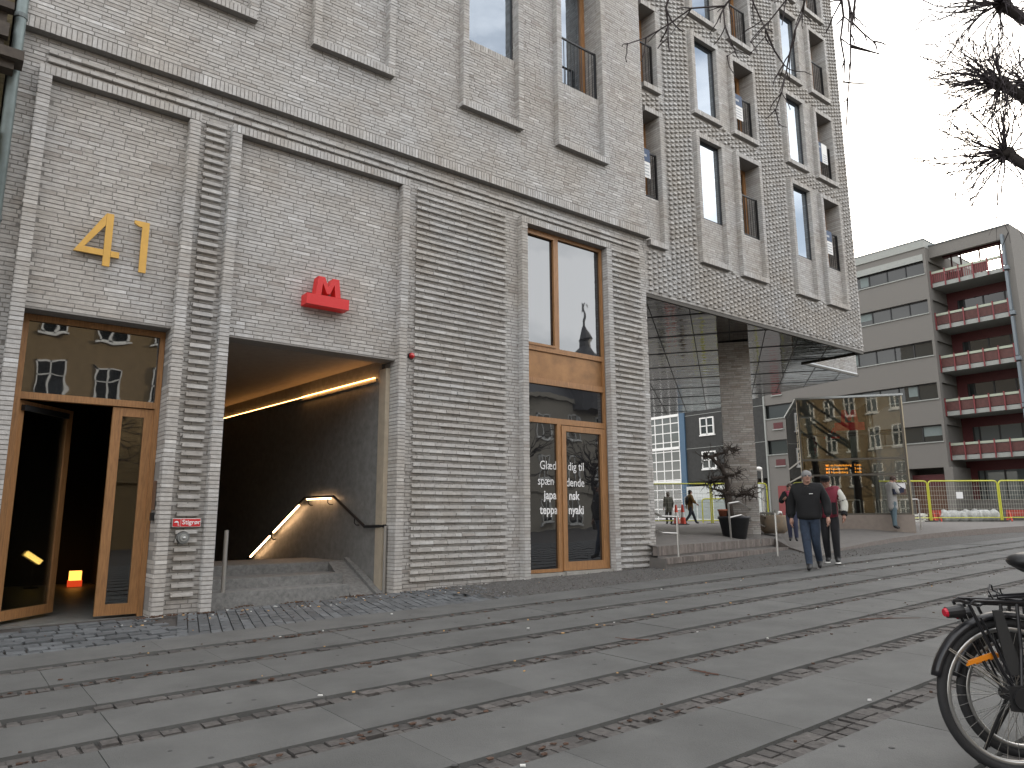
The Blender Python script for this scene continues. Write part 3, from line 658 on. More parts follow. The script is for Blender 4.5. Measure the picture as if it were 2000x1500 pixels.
for (x, y) in ((3.05, 9.02), (1.9, 8.85), (2.2, 8.88), (2.05, 8.9), (2.5, 8.8), (3.6, 8.95), (4.5, 9.0), (4.3, 9.02)):
    for _ in range(26):
        a, c = x+rnd.gauss(0, .06), y+rnd.gauss(0, .03); lit.ball((a, c, street(a, c)+.005), rnd.uniform(.006, .018), 5, 3, (1, .8, .5), 0, .5, .6)
tag(lit.build('litter', [mat('leaf_litter', (.075, .042, .028), .9, var=.3), mat('paper_litter', (.62, .62, .60), .7), mat('butt_litter', (.55, .33, .13), .7), mat('old_gum', (.045, .045, .045), .8)]), kind='stuff')
def twig_on_ground(px, py, a, L):
    b = MB(); d = Vector((math.cos(a), math.sin(a), 0)); n_ = Vector((-d.y, d.x, 0))
    b.tube([gz(*(Vector((px, py, 0))+d*L*t+n_*.03*math.sin(3*t)).xy[:], .008) for t in (0, .3, .6, 1)], [.006, .005, .004, .002], 5)
    b.tube([gz(*(Vector((px, py, 0))+d*L*.4).xy[:], .008), gz(*(Vector((px, py, 0))+d*L*.7+n_*L*.25).xy[:], .01)], [.004, .002], 5)
    return b.build('fallen_twig', [mat('twig_brown', (.10, .05, .035), .8)])
tag(twig_on_ground(4.3, 3.25, 1.5, .28), 'reddish fallen twig lying on a slab near the front', 'twig')
tag(twig_on_ground(7.2, 3.75, -.6, .62), 'long straight dark stick lying across a slab left of the bicycle', 'twig')
tag(twig_on_ground(4.9, 4.4, 2.0, .3), 'curved dark twig on the slabs at the middle', 'twig')
# ------------------------------------------------------------------ plaza and steps
M_PLAZA = mat('plaza_paving', (.125, .116, .108), .85, var=.14, vscale=5, bump=.1)
M_KERB = mat('kerb_granite', (.165, .142, .128), .85, var=.2, vscale=14, bump=.15, attr=True)
def pod(x, y): return min(-.37+.01*(x-13.9), -.22)
L1, L2, BK1, BK2 = (10.2, 8.88), (16.3, 10.46), (10.2, 10.0), (17.5, 11.6)
b = MB()
b.prism([(10.2, 8.70), (16.05, 9.93), (16.4, 11.2), (10.2, 11.2)], (0, 0, -1.3), EX, EY, (0, 0, .60))
b.quad([(*L1, -1.2), (*L2, -1.2), (*L2, -.50), (*L1, -.50)]); b.quad([(*L1, -.50), (*L2, -.50), (*BK2, -.345), (*BK1, -.40)])
for (p, q, z0, z1) in (((10.25, 8.70), (16.05, 9.93), -.80, -.697), ((10.25, 8.893), L2, -.66, -.497)):
    p, q = Vector((*p, 0)), Vector((*q, 0)); L = (q-p).length; d = (q-p)/L; nn = Vector((d.y, -d.x, 0)); x = 0
    while x < L-.06:
        b.obox(p+d*x+nn*.012+Vector((0, 0, z0)), d*.056, -nn*.13, (0, 0, z1-z0+rnd.uniform(-.003, .003)), 1, rnd.random()); x += .066
tag(b.build('plaza_steps', [M_PLAZA, M_KERB]), kind='structure')
A, B_, C_, D_ = (14.3, 8.2, -.79), (16.1, 9.92, -.70), (16.3, 10.46, -.50), (17.5, 11.6, -.345)
KP = [A, (16.2, 8.75, -.70), (18.3, 9.09, -.61), (20.2, 9.40, -.555), (22.25, 9.57, -.50), (24.8, 9.3, -.40), (27.7, 9.0, -.33), (45, 8.0, -.20)]
IN_ = [D_, (17.9, 11.3, -.42), (18.6, 11, -.42), (20.3, 10.9, -.38), (22, 11, -.335), (26, 11, -.28), (30, 11, -.24), (45, 11, -.22)]
b = MB(); b.quad([A, KP[1], B_]); b.quad([KP[1], KP[2], B_]); b.quad([B_, KP[2], IN_[1]]); b.quad([B_, IN_[1], C_]); b.quad([C_, IN_[1], D_])
for i in range(2, 7): b.quad([KP[i], KP[i+1], IN_[i+1]]); b.quad([KP[i], IN_[i+1], IN_[i]])
b.quad([KP[2], IN_[2], IN_[1]])
for i in range(len(KP)-1):
    p, q = KP[i], KP[i+1]; b.quad([(p[0], p[1], -1.1), (q[0], q[1], -1.1), q, p], 1)
for p, q in ((A, B_), (B_, C_), (C_, D_)): b.quad([(p[0], p[1], -1.25), (q[0], q[1], -1.25), q, p], 1)
fl_ = [(*BK1, -.40), (*BK2, -.345)]+IN_[1:]
for p, q in zip(fl_, fl_[1:]): b.quad([p, q, (q[0], 14, pod(q[0], 0)), (p[0], 14, pod(p[0], 0))]); b.quad([(p[0], 14, pod(p[0], 0)), (q[0], 14, pod(q[0], 0)), (q[0], 90, pod(q[0], 0)), (p[0], 90, pod(p[0], 0))])
b.quad([(45, 8, -.2), (45, 90, -.22), (300, 200, -.22), (300, 0, -.2)])
tag(b.build('plaza', [M_PLAZA, M_KERB]), kind='structure')
# ------------------------------------------------------------------ neighbour on the left and its downpipe
NB = empty('neighbour_building', (-6, 8.9, -1.2), 'old dark building with moulded stone ledges at the left edge beside a downpipe', 'building')
oo = Vector((-6, 8.9, -1.2))
b = MB(); b.box(0, 6.1, .28, 14, 0, 17); b.build('wall', [mat('old_yellow_brick', (.13, .105, .055), .9, var=.4, vscale=9, stretch=(1, 1, 4), bump=.2)], NB)
b = MB(); b.box(0, 6.235, -.24, .0, 5.99, 6.10); b.box(0, 6.16, -.16, .0, 5.90, 5.99); b.box(0, 6.08, -.08, .02, 6.30, 6.46); b.box(0, 6.1, -.1, .02, 6.62, 6.70); b.box(0, 6.05, 0, .28, 5.9, 6.7); b.build('ledge', [mat('old_stone', (.062, .050, .040), .8, var=.3)], NB)
b = MB(); b.box(0, 6.10, -.05, .28, 5.18, 5.27); b.box(0, 6.10, -.07, .28, 4.93, 5.02); b.tube([(0, .0, 5.08), (6.12, .0, 5.08)], .075, 8); b.build('moulding', [mat('sandstone', (.24, .19, .11), .8, var=.2)], NB)
b = MB(); b.box(5.3, 5.75, .22, .29, 6.6, 9); b.build('window', [G_DARK], NB)
DP = empty('downpipe', (.17, 8.98, -1.1), 'weathered grey green downpipe in the corner left of the brick building', 'downpipe')
b = MB(); b.tube([(0, 0, 0), (0, 0, 14)], .055, 14); b.build('pipe', [mat('zinc_green', (.175, .215, .215), .5, metal=.3, var=.15)], DP, True)
b = MB()
for z in (1.6, 4.2, 6.55, 9): b.tube([(0, 0, z), (0, 0, z+.05)], .064, 14); b.box(-.01, .01, 0, .14, z+.01, z+.04)
b.build('bracket', [mat('zinc_dark', (.11, .13, .13), .5, metal=.3)], DP)
# ------------------------------------------------------------------ concrete apartment block across the square
CB = empty('concrete_block', (44, 17, -.3), 'six storey pale concrete apartment block with ribbon windows and red balconies behind the square', 'building')
co = Vector((44, 17, -.3)); s_ = 1.158
M_CB = mat('exposed_aggregate', (.165, .156, .143), .95, var=.18, vscale=24, bump=.2)
M_CBL = mat('pale_fascia', (.28, .29, .27), .7, var=.08)
M_DKR = mat('dark_red_paint', (.085, .014, .016), .6, var=.15)
M_RPAN = mat('red_infill', (.085, .030, .025), .65, var=.25, vscale=6)
M_RPOST = mat('red_post', (.17, .026, .03), .5)
M_GRAIL = mat('pale_green_beam', (.34, .37, .29), .6)
sills = [4.09, 6.51, 9.01, 11.51, 13.86]; heads = [5.1, 7.5, 9.95, 12.39, 14.73]
Y0, Y1 = 17.08, 28.25            # main face, right end to left end
def cbx(b, x0, x1, y0, y1, z0, z1, mi=0): b.box(x0-co.x, x1-co.x, y0-co.y, y1-co.y, z0-co.z, z1-co.z, mi)
b = MB(); zz = [2.70]+[v for p in zip(sills, heads) for v in p]+[15.95]
for i in range(0, len(zz), 2): cbx(b, 44, 56, Y0, Y1, zz[i], zz[i+1])
for i in range(1, len(zz)-1, 2): cbx(b, 44.35, 56, Y0+.14, Y1, zz[i], zz[i+1]); cbx(b, 44, 44.35, Y0, Y0+.14, zz[i], zz[i+1])
cbx(b, 44, 56, 16.9, 17.35, -.4, 2.70); cbx(b, 44, 56, 19.3, Y1, -.4, 2.70); cbx(b, 45.5, 56, 17.35, 19.3, -.4, 2.7)
b.build('wall', [M_CB], CB)
b = MB(); cbx(b, 43.93, 56, Y0-.02, Y1, 15.5, 15.97); cbx(b, 43.97, 44.3, Y0+.14, Y1, 14.73, 15.12)
for z in sills: cbx(b, 43.94, 44.36, Y0+.1, Y1, z, z+.06)
b.build('fascia', [M_CBL], CB)
b = MB(); cbx(b, 43.9, 56, Y0-.05, Y1, 15.97, 16.03); cbx(b, 44.50, 46.95, 12.9, Y0, 15.662, 15.72); b.build('roof_edge', [mat('roof_zinc', (.16, .18, .19), .4, metal=.4)], CB)
rnd = random.Random(3)
for i, (z0, z1) in enumerate(zip(sills, heads)):
    f = MB(); npan = 8; wv = (min(Y1, 26)-Y0-.14)/npan
    for j in range(npan+1): cbx(f, 44.17, 44.24, Y0+.14+wv*j-.03, Y0+.14+wv*j+.03, z0+.06, z1)
    cbx(f, 44.17, 44.24, Y0+.14, Y1, z1-.07, z1); cbx(f, 44.17, 44.24, Y0+.14, Y1, z0+.06, z0+.1)
    fo = f.build('ribbon_window', [M_BLACK], CB)
    g = MB(); cbx(g, 44.215, 44.235, Y0+.14, Y1, z0+.06, z1); g.build('pane', [G_FAR], fo)
    for j in range(npan):
        if rnd.random() < .42:
            q = MB(); a = rnd.uniform(.25, 1); ya = Y0+.14+wv*j+.05; cbx(q, 44.206, 44.213, ya, ya+(wv-.1)*(1 if rnd.random() < .5 else .5), z1-.07-(z1-z0-.2)*a, z1-.07); q.build('curtain', [mat('curtain_grey', (.16, .19, .185), .8, var=.15, vscale=9, stretch=(1, 6, .4))], fo)
b = MB(); cbx(b, 44.6, 44.7, 17.35, 19.3, -.4, 2.35); b.build('garage_door', [mat('garage_brown', (.10, .045, .025), .7, var=.2, stretch=(1, 8, .3))], CB)
b = MB(); cbx(b, 44.55, 44.62, 17.35, 19.3, 1.7, 2.35); b.build('garage_header', [M_DKR], CB)
# balcony bay at the right end
ZB = [3.09, 5.57, 8.08, 10.57, 13.10]
b = MB(); cbx(b, 44.55, 56, 12.90, 13.32, -.4, 15.68); cbx(b, 44.56, 44.8, 13.32, Y0, 14.95, 15.66); cbx(b, 44.8, 46.9, 13.32, Y0, 15.5, 15.66); cbx(b, 46.3, 46.6, 13.32, Y0, -.4, .9); b.build('end_wall', [M_CB], CB)
for i, z in enumerate(ZB):
    b = MB(); cbx(b, 44.45, 48, 13.33, Y0, z, z+.24); b.build('balcony_slab', [M_CBL], CB)
for i, z in enumerate([.9-.3]+ZB):
    top = (ZB+[14.95])[i]; w0_ = z+.24
    if i < 5:
        b = MB(); cbx(b, 46.4, 46.6, 13.33, Y0, top-.55, top); cbx(b, 46.4, 46.6, 16.55, Y0, w0_, top-.55); cbx(b, 46.4, 46.6, 13.33, 13.45, w0_, top-.55); b.build('recess_wall', [M_DKR if i != 4 else M_DKR], CB)
        f = MB()
        for yv in (13.5, 14.1, 15.2, 16.2, 16.5): cbx(f, 46.42, 46.5, yv-.04, yv+.04, w0_, top-.55)
        fo = f.build('balcony_window', [M_BLACK], CB)
        g = MB(); cbx(g, 46.46, 46.48, 13.45, 16.55, w0_, top-.55); g.build('pane', [G_FARB if i in (0, 1) else G_FAR], fo)
    else:
        b = MB(); cbx(b, 46.4, 46.8, 13.33, Y0, 15.38, 15.495); b.build('recess_wall', [M_DKR], CB)
        f = MB()
        for yv in (13.5, 14.05, 15.1, 16.1, 16.6): cbx(f, 46.42, 46.5, yv-.04, yv+.04, w0_, 15.378)
        cbx(f, 46.4, 46.6, 16.15, Y0, w0_, top-.6); cbx(f, 46.5, 47, 13.4, Y0, w0_, w0_+.35); f.build('balcony_window', [mat('red_brown_frame', (.10, .035, .03), .6)], CB)
    if i == 0: continue
    rl = MB(); cbx(rl, 44.40, 44.47, 13.33, Y0+.02, z+.80, z+.93); ro = rl.build('balcony_railing', [M_GRAIL], CB)
    for j in range(6):
        p = MB(); yv = 13.38+(Y0-13.42)*j/5; cbx(p, 44.36, 44.42, yv-.03, yv+.03, z-.02, z+1.0); p.build('railing_post', [M_RPOST], ro)
    if i == 5:
        p = MB()
        for j in range(34): cbx(p, 44.42, 44.44, 13.4+j*.108, 13.43+j*.108, z+.26, z+.8)
        cbx(p, 44.41, 44.45, 13.33, Y0, z+.76, z+.80); p.build('railing_bars', [M_RPOST], ro)
    q = MB()
    for j in range(5):
        if i == 5 and j in (0, 2, 3): continue
        ya = 13.38+(Y0-13.42)*j/5; cbx(q, 44.44, 44.46, ya+.04, ya+(Y0-13.42)/5-.04, z+.28, z+.77)
        if i == 4:
            for t in range(5): cbx(q, 44.43, 44.44, ya+.1, ya+.6, z+.32+.09*t, z+.35+.09*t)
    q.build('railing_panel', [M_RPAN], ro)
b = MB()
for i, z in enumerate(ZB+[15.2]):
    if i == 0: continue
    for j in range(5): cbx(b, 44.30+.12*j, 44.38+.12*j, 13.20, 13.32, ZB[i-1]+.3, z-.05)
    cbx(b, 44.28, 44.95, 13.12, 13.34, ZB[i-1]+.05, ZB[i-1]+.26)
b.build('louvre_screen', [mat('blue_grey_louvre', (.15, .175, .195), .5, metal=.1)], CB)
for (yv, z) in ((27.35, 6.05), (27.35, 3.6), (27.3, 8.35)):
    b = MB(); cbx(b, 43.97, 44.02, yv-.36, yv+.32, z-.22, z+.2); o = b.build('slit_window', [M_DKR], CB); g = MB(); cbx(g, 43.9, 44.02, yv-.42, yv+.38, z-.30, z-.225); g.build('sill', [M_CBL], o)
b = MB(); cbx(b, 43.96, 44.01, 27.05, 27.66, -.3, 2.05); b.build('red_door', [mat('door_red', (.20, .03, .03), .5)], CB)
# second building further right (a sliver past the end wall)
FB = empty('far_building', (75, 16, -.4), 'distant pale building with dark roof edge at the right border', 'building')
b = MB(); b.box(0, 12, -20, 4.5, 0, 23); b.build('wall', [mat('far_render', (.33, .36, .31), .9)], FB); b = MB(); b.box(-.3, 12, -20.2, 4.7, 23, 23.5); b.build('roof', [M_BLACK], FB)
# ------------------------------------------------------------------ charcoal building with the glazed stair
DB = empty('charcoal_building', (44, 32, -.3), 'charcoal rendered building with small white windows and a blue edged glazed stair', 'building'); do = Vector((44, 32, -.3))
def dbx(b, x0, x1, y0, y1, z0, z1, mi=0): b.box(x0-do.x, x1-do.x, y0-do.y, y1-do.y, z0-do.z, z1-do.z, mi)
b = MB(); dbx(b, 44.02, 56, 28.32, 35.1, 2.62, 14); b.build('wall', [mat('charcoal_render', (.040, .040, .038), .9, var=.2, vscale=4)], DB)
b = MB(); dbx(b, 43.99, 44.03, 28.35, 35.1, 5.05, 5.085); dbx(b, 43.99, 44.03, 28.35, 35.1, 7.53, 7.565); dbx(b, 43.94, 44.1, 28.25, 28.36, -.3, 12); b.build('joint_strip', [M_CBL], DB)
b = MB(); dbx(b, 43.9, 56, 35.1, 35.6, -.3, 9.5); b.build('blue_pier', [mat('blue_paint', (.045, .10, .165), .5, var=.1)], DB)
M_WHITE = mat('white_paint', (.78, .77, .74), .5)
for yv, z in ((33.1, 6.62), (33.05, 4.13), (29.6, 9.1)):
    b = MB()
    for a in ((yv-.62, yv-.53, z-.64, z+.64), (yv+.53, yv+.62, z-.64, z+.64), (yv-.04, yv+.04, z-.64, z+.64), (yv-.53, yv+.53, z+.55, z+.64), (yv-.53, yv+.53, z-.64, z-.55), (yv-.53, yv+.53, z-.03, z+.03), (yv-.7, yv+.7, z-.72, z-.645)): dbx(b, 43.93, 44.04, *a)
    o = b.build('window', [M_WHITE], DB); g = MB(); dbx(g, 43.99, 44.015, yv-.53, yv+.53, z-.55, z+.55); g.build('pane', [G_FAR], o)
b = MB()
for j in range(10): dbx(b, 43.92, 44.0, 35.62+.78*j, 35.70+.78*j, -.3, 7.7)
for i in range(11): dbx(b, 43.93, 44.0, 35.62, 43, -.1+.72*i, -.03+.72*i)
for z in (2.55, 5.12, 7.6): dbx(b, 43.86, 44.0, 35.6, 43, z, z+.2)
so_ = b.build('stair_glazing_frame', [M_WHITE], DB)
g = MB(); dbx(g, 43.95, 43.97, 35.62, 43, -.3, 7.8); g.build('pane', [glass_mat('stair_glass', (.06, .065, .06), .05)], so_)
b = MB(); dbx(b, 43.99, 56, 35.6, 43, 7.8, 9.5); b.build('stair_top', [M_CBL], DB)
b = MB(); b.box(-.3, 3, -3.2, 3.0, 0, 2.55); o = b.build('base_wall', [mat('white_cladding', (.55, .57, .55), .6, var=.08)], DB)
b = MB()
for yv in (-2.0, -.4, 1.0, 2.2): b.box(-.33, -.305, yv, yv+1.05, .25, 1.6)
b.build('base_panel', [mat('grey_green_panel', (.28, .32, .31), .5)], DB)
#PART4
# ------------------------------------------------------------------ metro lift pavilion
PV = empty('lift_pavilion', (20.76, 12.21, -.36), 'tall glass metro lift pavilion with thin metal frame and mirrored panes on the square', 'pavilion', rz=R(-54))
M_PF = mat('pavilion_frame', (.10, .09, .075), .4, metal=.4); M_PFL = mat('pavilion_brass', (.42, .37, .27), .35, metal=.6)
W_, H_, D_p = 2.92, 4.0, 4.4
b = MB()
for xx, yv in ((0, 0), (W_-.05, 0), (0, D_p-.05), (W_-.05, D_p-.05)): b.box(xx, xx+.05, yv, yv+.05, .2, H_-.06)
for z in (2.05, 1.58): b.box(.05, W_-.05, .0, .04, z, z+.05); b.box(0, .04, .05, D_p, z, z+.05)
b.box(.05, W_-.05, 0, .04, .42, .47)
b.build('frame', [M_PF], PV)
b = MB(); b.box(-.012, 0, -.012, .06, .2, H_-.06); b.box(W_, W_+.03, -.012, .05, .2, H_-.06)
for z in (2.2, 2.5, 2.75, 3.0): b.box(-.07, -.05, -.02, .0, z-.12, z+.10); b.box(-.07, -.01, -.02, 0, z+.09, z+.1)
b.build('edge_trim', [M_PFL], PV)
b = MB(); b.box(-.05, W_+.06, -.05, D_p, H_-.06, H_); b.build('roof', [mat('pavilion_roof', (.38, .41, .42), .3, metal=.6)], PV)
b = MB(); b.box(-.02, W_+.05, -.03, D_p, -.35, .42); b.build('plinth', [mat('pavilion_plinth', (.24, .20, .17), .7, var=.1)], PV)
for z0, z1 in ((2.82, H_-.06), (2.10, 2.82), (1.63, 2.05), (.47, 1.58)):
    g = MB(); g.box(.05, W_-.05, .012, .028, z0+.004, z1-.004); g.build('pane', [G_PAV], PV)
g = MB(); g.box(.012, .028, .06, D_p-.06, .45, H_-.1); g.build('pane', [glass_mat('side_glass', (.06, .058, .052), .05)], PV)
b = MB(); b.box(.9, 1.0, .6, 3.4, .42, H_-.2); b.box(2.0, 2.1, .5, 3.6, .42, H_-.2); b.box(.1, 2.8, 3.9, 4.0, .42, 2.3); b.box(.1, W_-.1, .3, .34, 2.80, 2.92); b.build('lift_shaft', [mat('lift_grey', (.11, .115, .11), .5, metal=.3)], PV)
g = MB(); g.box(.06, W_-.06, D_p-.03, D_p-.01, .45, H_-.1); g.build('rear_pane', [glass_mat('rear_glass', (0, 0, 0), .1, transp=(.6, .63, .6))], PV)
def metro_mark(par, loc, sc, lab):
    e = empty('metro_sign', loc, lab, 'sign', rz=R(-54)); b = MB(); b.box(0, .84*sc, 0, .06, 0, .24*sc); b.build('bar', [M_RED], e)
    b = MB(); b.prism([(x*sc*1.38, z*sc*1.5) for x, z in MP], (.19*sc, 0, .245*sc), EX, (0, 0, 1), (0, .06, 0)); b.build('letter', [M_RED], e)
def ploc(x, y, z): v = er*x+ed*y; return (20.76+v.x, 12.21+v.y, z-.36)
metro_mark(PV, ploc(1.05, .12, 2.96), 1, 'large red letter M on a red bar inside the glass pavilion')
metro_mark(PV, ploc(.86, 1.2, 2.83), .55, 'smaller red letter M hanging deeper in the glass pavilion')
BO = empty('departure_board', ploc(.48, .12, 1.63), 'black departure board with amber rows inside the glass pavilion', 'display', rz=R(-54))
b = MB(); b.box(0, 1.35, 0, .08, 0, .36); b.build('case', [M_BLACK], BO)
M_AMB = mat('amber_text', (1, .45, .05), emit=(1, .34, .03), estr=1.1)
for i, (a, c) in enumerate((('M3 via Frederiksberg', '1 min'), ('M4 København H', '2 min'), ('M3 Frederiksberg', '4 min'))):
    text_mesh('row', a, .085, Vector((.22, -.008, .245-.105*i)), FRONT, M_AMB, BO, .001, .001); text_mesh('row', c, .085, Vector((1.02, -.008, .245-.105*i)), FRONT, M_AMB, BO, .001, .001)
b = MB(); b.box(0, .30, -.008, 0, .0, .34, 0); o = b.build('notice', [mat('notice_brown', (.12, .07, .055), .6)]); o.location = ploc(2.52, .008, 1.0); o.rotation_euler = (0, 0, R(-54)); tag(o, 'brown and white notice stuck on the right pane of the glass pavilion', 'notice')
b = MB(); b.box(.01, .29, -.012, -.008, .17, .33); b.build('white_field', [M_WTEXT], o)
# steel hoops in front of the pavilion
def hoop(p, L, lab):
    b = MB(); b.tube([(0, 0, -.08), (0, 0, .80), (.02, 0, .82), (L-.02, 0, .82), (L, 0, .80), (L, 0, -.08)], .022, 8); o = b.build('steel_hoop', [M_STEEL]); o.location = p; o.rotation_euler = (0, 0, R(-54)); tag(o, lab, 'barrier', 'steel hoops in front of the glass pavilion')
hs_ = Vector((22.45, 10.8, -.315))
hoop(hs_, 1.1, 'steel hoop barrier behind the woman in the grey coat'); hoop(hs_-er*1.5, 1.0, 'steel hoop barrier at the left half of the pavilion, behind the two men')
# ------------------------------------------------------------------ fences
M_YEL = mat('fence_yellow', (.50, .50, .045), .45, var=.06); M_WIRE = mat('fence_wire', (.42, .42, .36), .5, metal=.4)
fdir = Vector((.789, -.614, 0))
def fence(p, L, lab, h=1.74, d=None, foot=True):
    e = empty('fence_panel', p, lab, 'fence', 'yellow site fence panels', rz=math.atan2((d or fdir).y, (d or fdir).x))
    b = MB(); r = .14
    arc = lambda cx, a0, a1: [(cx+r*math.cos(a), 0, h-r+r*math.sin(a)) for a in [a0+(a1-a0)*i/4 for i in range(5)]]
    b.tube([(0, 0, .02)]+arc(r, math.pi, math.pi/2)+arc(L-r, math.pi/2, 0)+[(L, 0, .02)], .030, 8); b.tube([(0, 0, .16), (L, 0, .16)], .02, 6)
    b.build('tube_frame', [M_YEL], e)
    b = MB()
    for i in range(1, 8): b.box(0, L, -.004, .004, .16+(h-.2)*i/8-.005, .16+(h-.2)*i/8+.005)
    n_ = int(L/.11)
    for i in range(1, n_): b.box(L*i/n_-.003, L*i/n_+.003, -.003, .003, .16, h-.03)
    b.build('wire_mesh', [M_WIRE], e)
    if foot:
        b = MB(); b.box(-.22, .22, -.1, .1, -.06, .05); b.box(L-.2, L+.2, -.1, .1, -.06, .05); b.build('foot', [mat('fence_foot', (.10, .095, .09), .9)], e)
    return e
P1 = Vector((34.02, 14.12, -.215)); P2 = P1+fdir*3.04
fence(P1-fdir*2.98, 2.92, 'yellow fence panel just right of the glass pavilion before the garage door')
fence(P1, 3.0, 'yellow fence panel carrying a white paper sheet before the concrete wall')
fence(P2+fdir*.03, 3.0, 'yellow fence panel cut off by the right border')
fl = Vector((26.55, 19.95, -.28))
fence(fl-fdir*3.0, 2.96, 'yellow fence panel behind the two distant walkers'); fence(fl+fdir*.03, 2.4, 'yellow fence panel behind the potted tree')
fence(Vector((28.3, 21.8, -.28)), 1.15, 'low yellow gate panel behind the fence left of the big plant pot', h=1.15)
b = MB(); b.box(-.14, .14, -.02, 0, 0, .28); o = b.build('paper_sheet', [M_WTEXT]); o.location = P1+fdir*1.28+Vector((0, 0, .98)); o.location -= Vector((.03, .04, 0)); o.rotation_euler = (0, 0, math.atan2(fdir.y, fdir.x)); tag(o, 'white paper sheet tied to the yellow fence', 'sheet')
rnd = random.Random(2)
b = MB(); nb_ = 26
b.tube([(2.5*i/nb_, rnd.uniform(-.03, .03), .22+rnd.uniform(-.03, .03)) for i in range(nb_+1)], [(.27+rnd.uniform(-.045, .045))*(1 if 0 < i < nb_ else .8) for i in range(nb_+1)], 14)
o = b.build('wrapped_bundle', [mat('plastic_wrap', (.36, .37, .36), .2, var=.35, vscale=6, bump=1, bscale=9)], smooth=True); o.location = (35.25, 14.25, -.22); o.rotation_euler = (0, 0, math.atan2(fdir.y, fdir.x)); tag(o, 'long bundle wrapped in crumpled clear plastic behind the fence', 'bundle')
def barrier(p, lab, L=1.0, leg=True):
    e = empty('red_barrier', p, lab, 'barrier', rz=math.atan2(fdir.y, fdir.x)); b = MB(); b.box(0, L, -.03, .03, .22, .5); b.build('board', [mat('barrier_red', (.34, .04, .025), .5)], e)
    b = MB()
    for xx in (.08, L-.12): b.bar((xx, -.2, 0), (xx+.04, 0, .45), .05); b.bar((xx+.04, .2, 0), (xx, 0, .45), .05); b.bar((xx-.12, 0, .02), (xx+.2, 0, .25), .04)
    b.build('leg', [mat('barrier_orange', (.55, .06, .03), .5)], e)
barrier((37.75, 12.5, -.22), 'red plastic barrier behind the fence at the right border', 1.3); barrier((34.9, 14.5, -.22), 'small red barrier left of the wrapped bundle', .45)
b = MB()
for i in range(3): b.box(0, 1.0, -.2, .2, .12*i, .12*i+.08); b.box(.05, .15, -.2, .2, .12*i+.08, .12*i+.12); b.box(.8, .9, -.2, .2, .12*i+.08, .12*i+.12)
o = b.build('white_boards', [M_WHITE]); o.location = (33.5, 15.1, -.22); o.rotation_euler = (0, 0, math.atan2(fdir.y, fdir.x)); tag(o, 'low stack of white boards behind the fence near the pavilion', 'boards')
def marker(p, lab, lean):
    e = empty('traffic_marker', p, lab, 'traffic marker', 'red and white traffic markers')
    b = MB(); b.box(-.17, .17, -.17, .17, 0, .05); b.build('base', [M_BLACK], e)
    b = MB(); b.lathe((0, 0, .05), [(.12, 0), (.095, .25)], 12); b.lathe((0, 0, .05), [(.075, .45), (.035, .75), (0, .76)], 12); b.build('cone', [mat('cone_red', (.75, .07, .03), .5)], e)
    b = MB(); b.lathe((0, 0, .05), [(.095, .25), (.075, .45)], 12); b.build('white_band', [M_WHITE], e)
marker((24.1, 19.9, -.275), 'red and white traffic cone behind the walker in grey', 0); marker((23.4, 19.0, -.28), 'red and white traffic cone between the two distant walkers', 0)
SLm = empty('street_lamp', (33.9, 22.2, -.3), 'slim street lamp with a white round head near the corner of the concrete block', 'lamp')
b = MB(); b.tube([(0, 0, 0), (0, 0, 2.75)], .035, 8); b.build('pole', [M_STEEL], SLm); b = MB(); b.ball((-.12, .08, 2.8), .16, 12, 8, (1.2, 1, .7)); b.build('lamp_head', [M_WHITE], SLm, True)
# ------------------------------------------------------------------ steps furniture
def rail_thing(name, lab, paths, loc, r=.021):
    e = empty(name, loc, lab, 'handrail'); l0 = Vector(loc)
    for nm, P in paths:
        b = MB(); b.tube([Vector(p)-l0 for p in P], r, 8); b.build(nm, [M_STEEL], e)
rail_thing('step_handrail', 'steel handrail at the corner of the brick building going up the plaza steps', [('post', [(10.76, 8.87, -.9), (10.76, 8.87, .02)]), ('rail', [(10.76, 8.87, .02), (10.62, 9.1, .03), (10.55, 9.9, .30), (10.55, 10.6, .34)]), ('rail', [(10.76, 8.87, -.28), (10.62, 9.1, -.27), (10.55, 9.9, .0), (10.55, 10.6, .04)])], (10.76, 8.87, -.85))
rail_thing('step_handrail', 'steel handrail with two rails sloping down in front of the big plant pot', [('post', [(14.02, 10.06, -.55), (13.9, 10.0, .31)]), ('rail', [(13.9, 10.0, .31), (14.2, 9.95, .35), (16.6, 10.85, .01)]), ('rail', [(13.94, 10.02, -.0), (14.3, 9.97, .06), (16.75, 10.95, -.25)])], (14.02, 10.06, -.53))
rail_thing('step_handrail', 'single steel post with a short rail in front of the stone planter', [('post', [(13.69, 8.72, -.85), (13.69, 8.72, .08)]), ('rail', [(13.69, 8.72, .08), (13.75, 9.1, .09)])], (13.69, 8.72, -.8))
# big pot with the gnarled tree, terracotta pot, stone planter
M_POT = mat('pot_charcoal', (.028, .030, .034), .55, var=.2)
PO = empty('plant_pot', (14.50, 10.30, -.47), 'big charcoal plant pot holding a gnarled bare tree', 'pot')
b = MB(); b.lathe((0, 0, 0), [(0, 0), (.25, 0), (.34, .44), (.365, .445), (.365, .50), (.33, .50), (.32, .45), (0, .45)], 28); b.build('shell', [M_POT], PO, True)
b = MB(); b.lathe((0, 0, 0), [(.32, .462), (0, .47)], 20); b.build('soil', [mat('pot_soil', (.04, .03, .022), .95, bump=.5)], PO)
TP = empty('flower_pot', (14.25, 10.55, .10), 'small terracotta pot standing on the soil at the left rim of the big pot', 'pot')
b = MB(); b.lathe((0, 0, -.02), [(0, 0), (.075, 0), (.10, .17), (.115, .17), (.115, .21), (.09, .21), (.08, .17), (0, .17)], 16); b.build('shell', [mat('terracotta', (.33, .115, .065), .8, var=.15)], TP, True)
TP.location = (14.30, 10.45, .0)
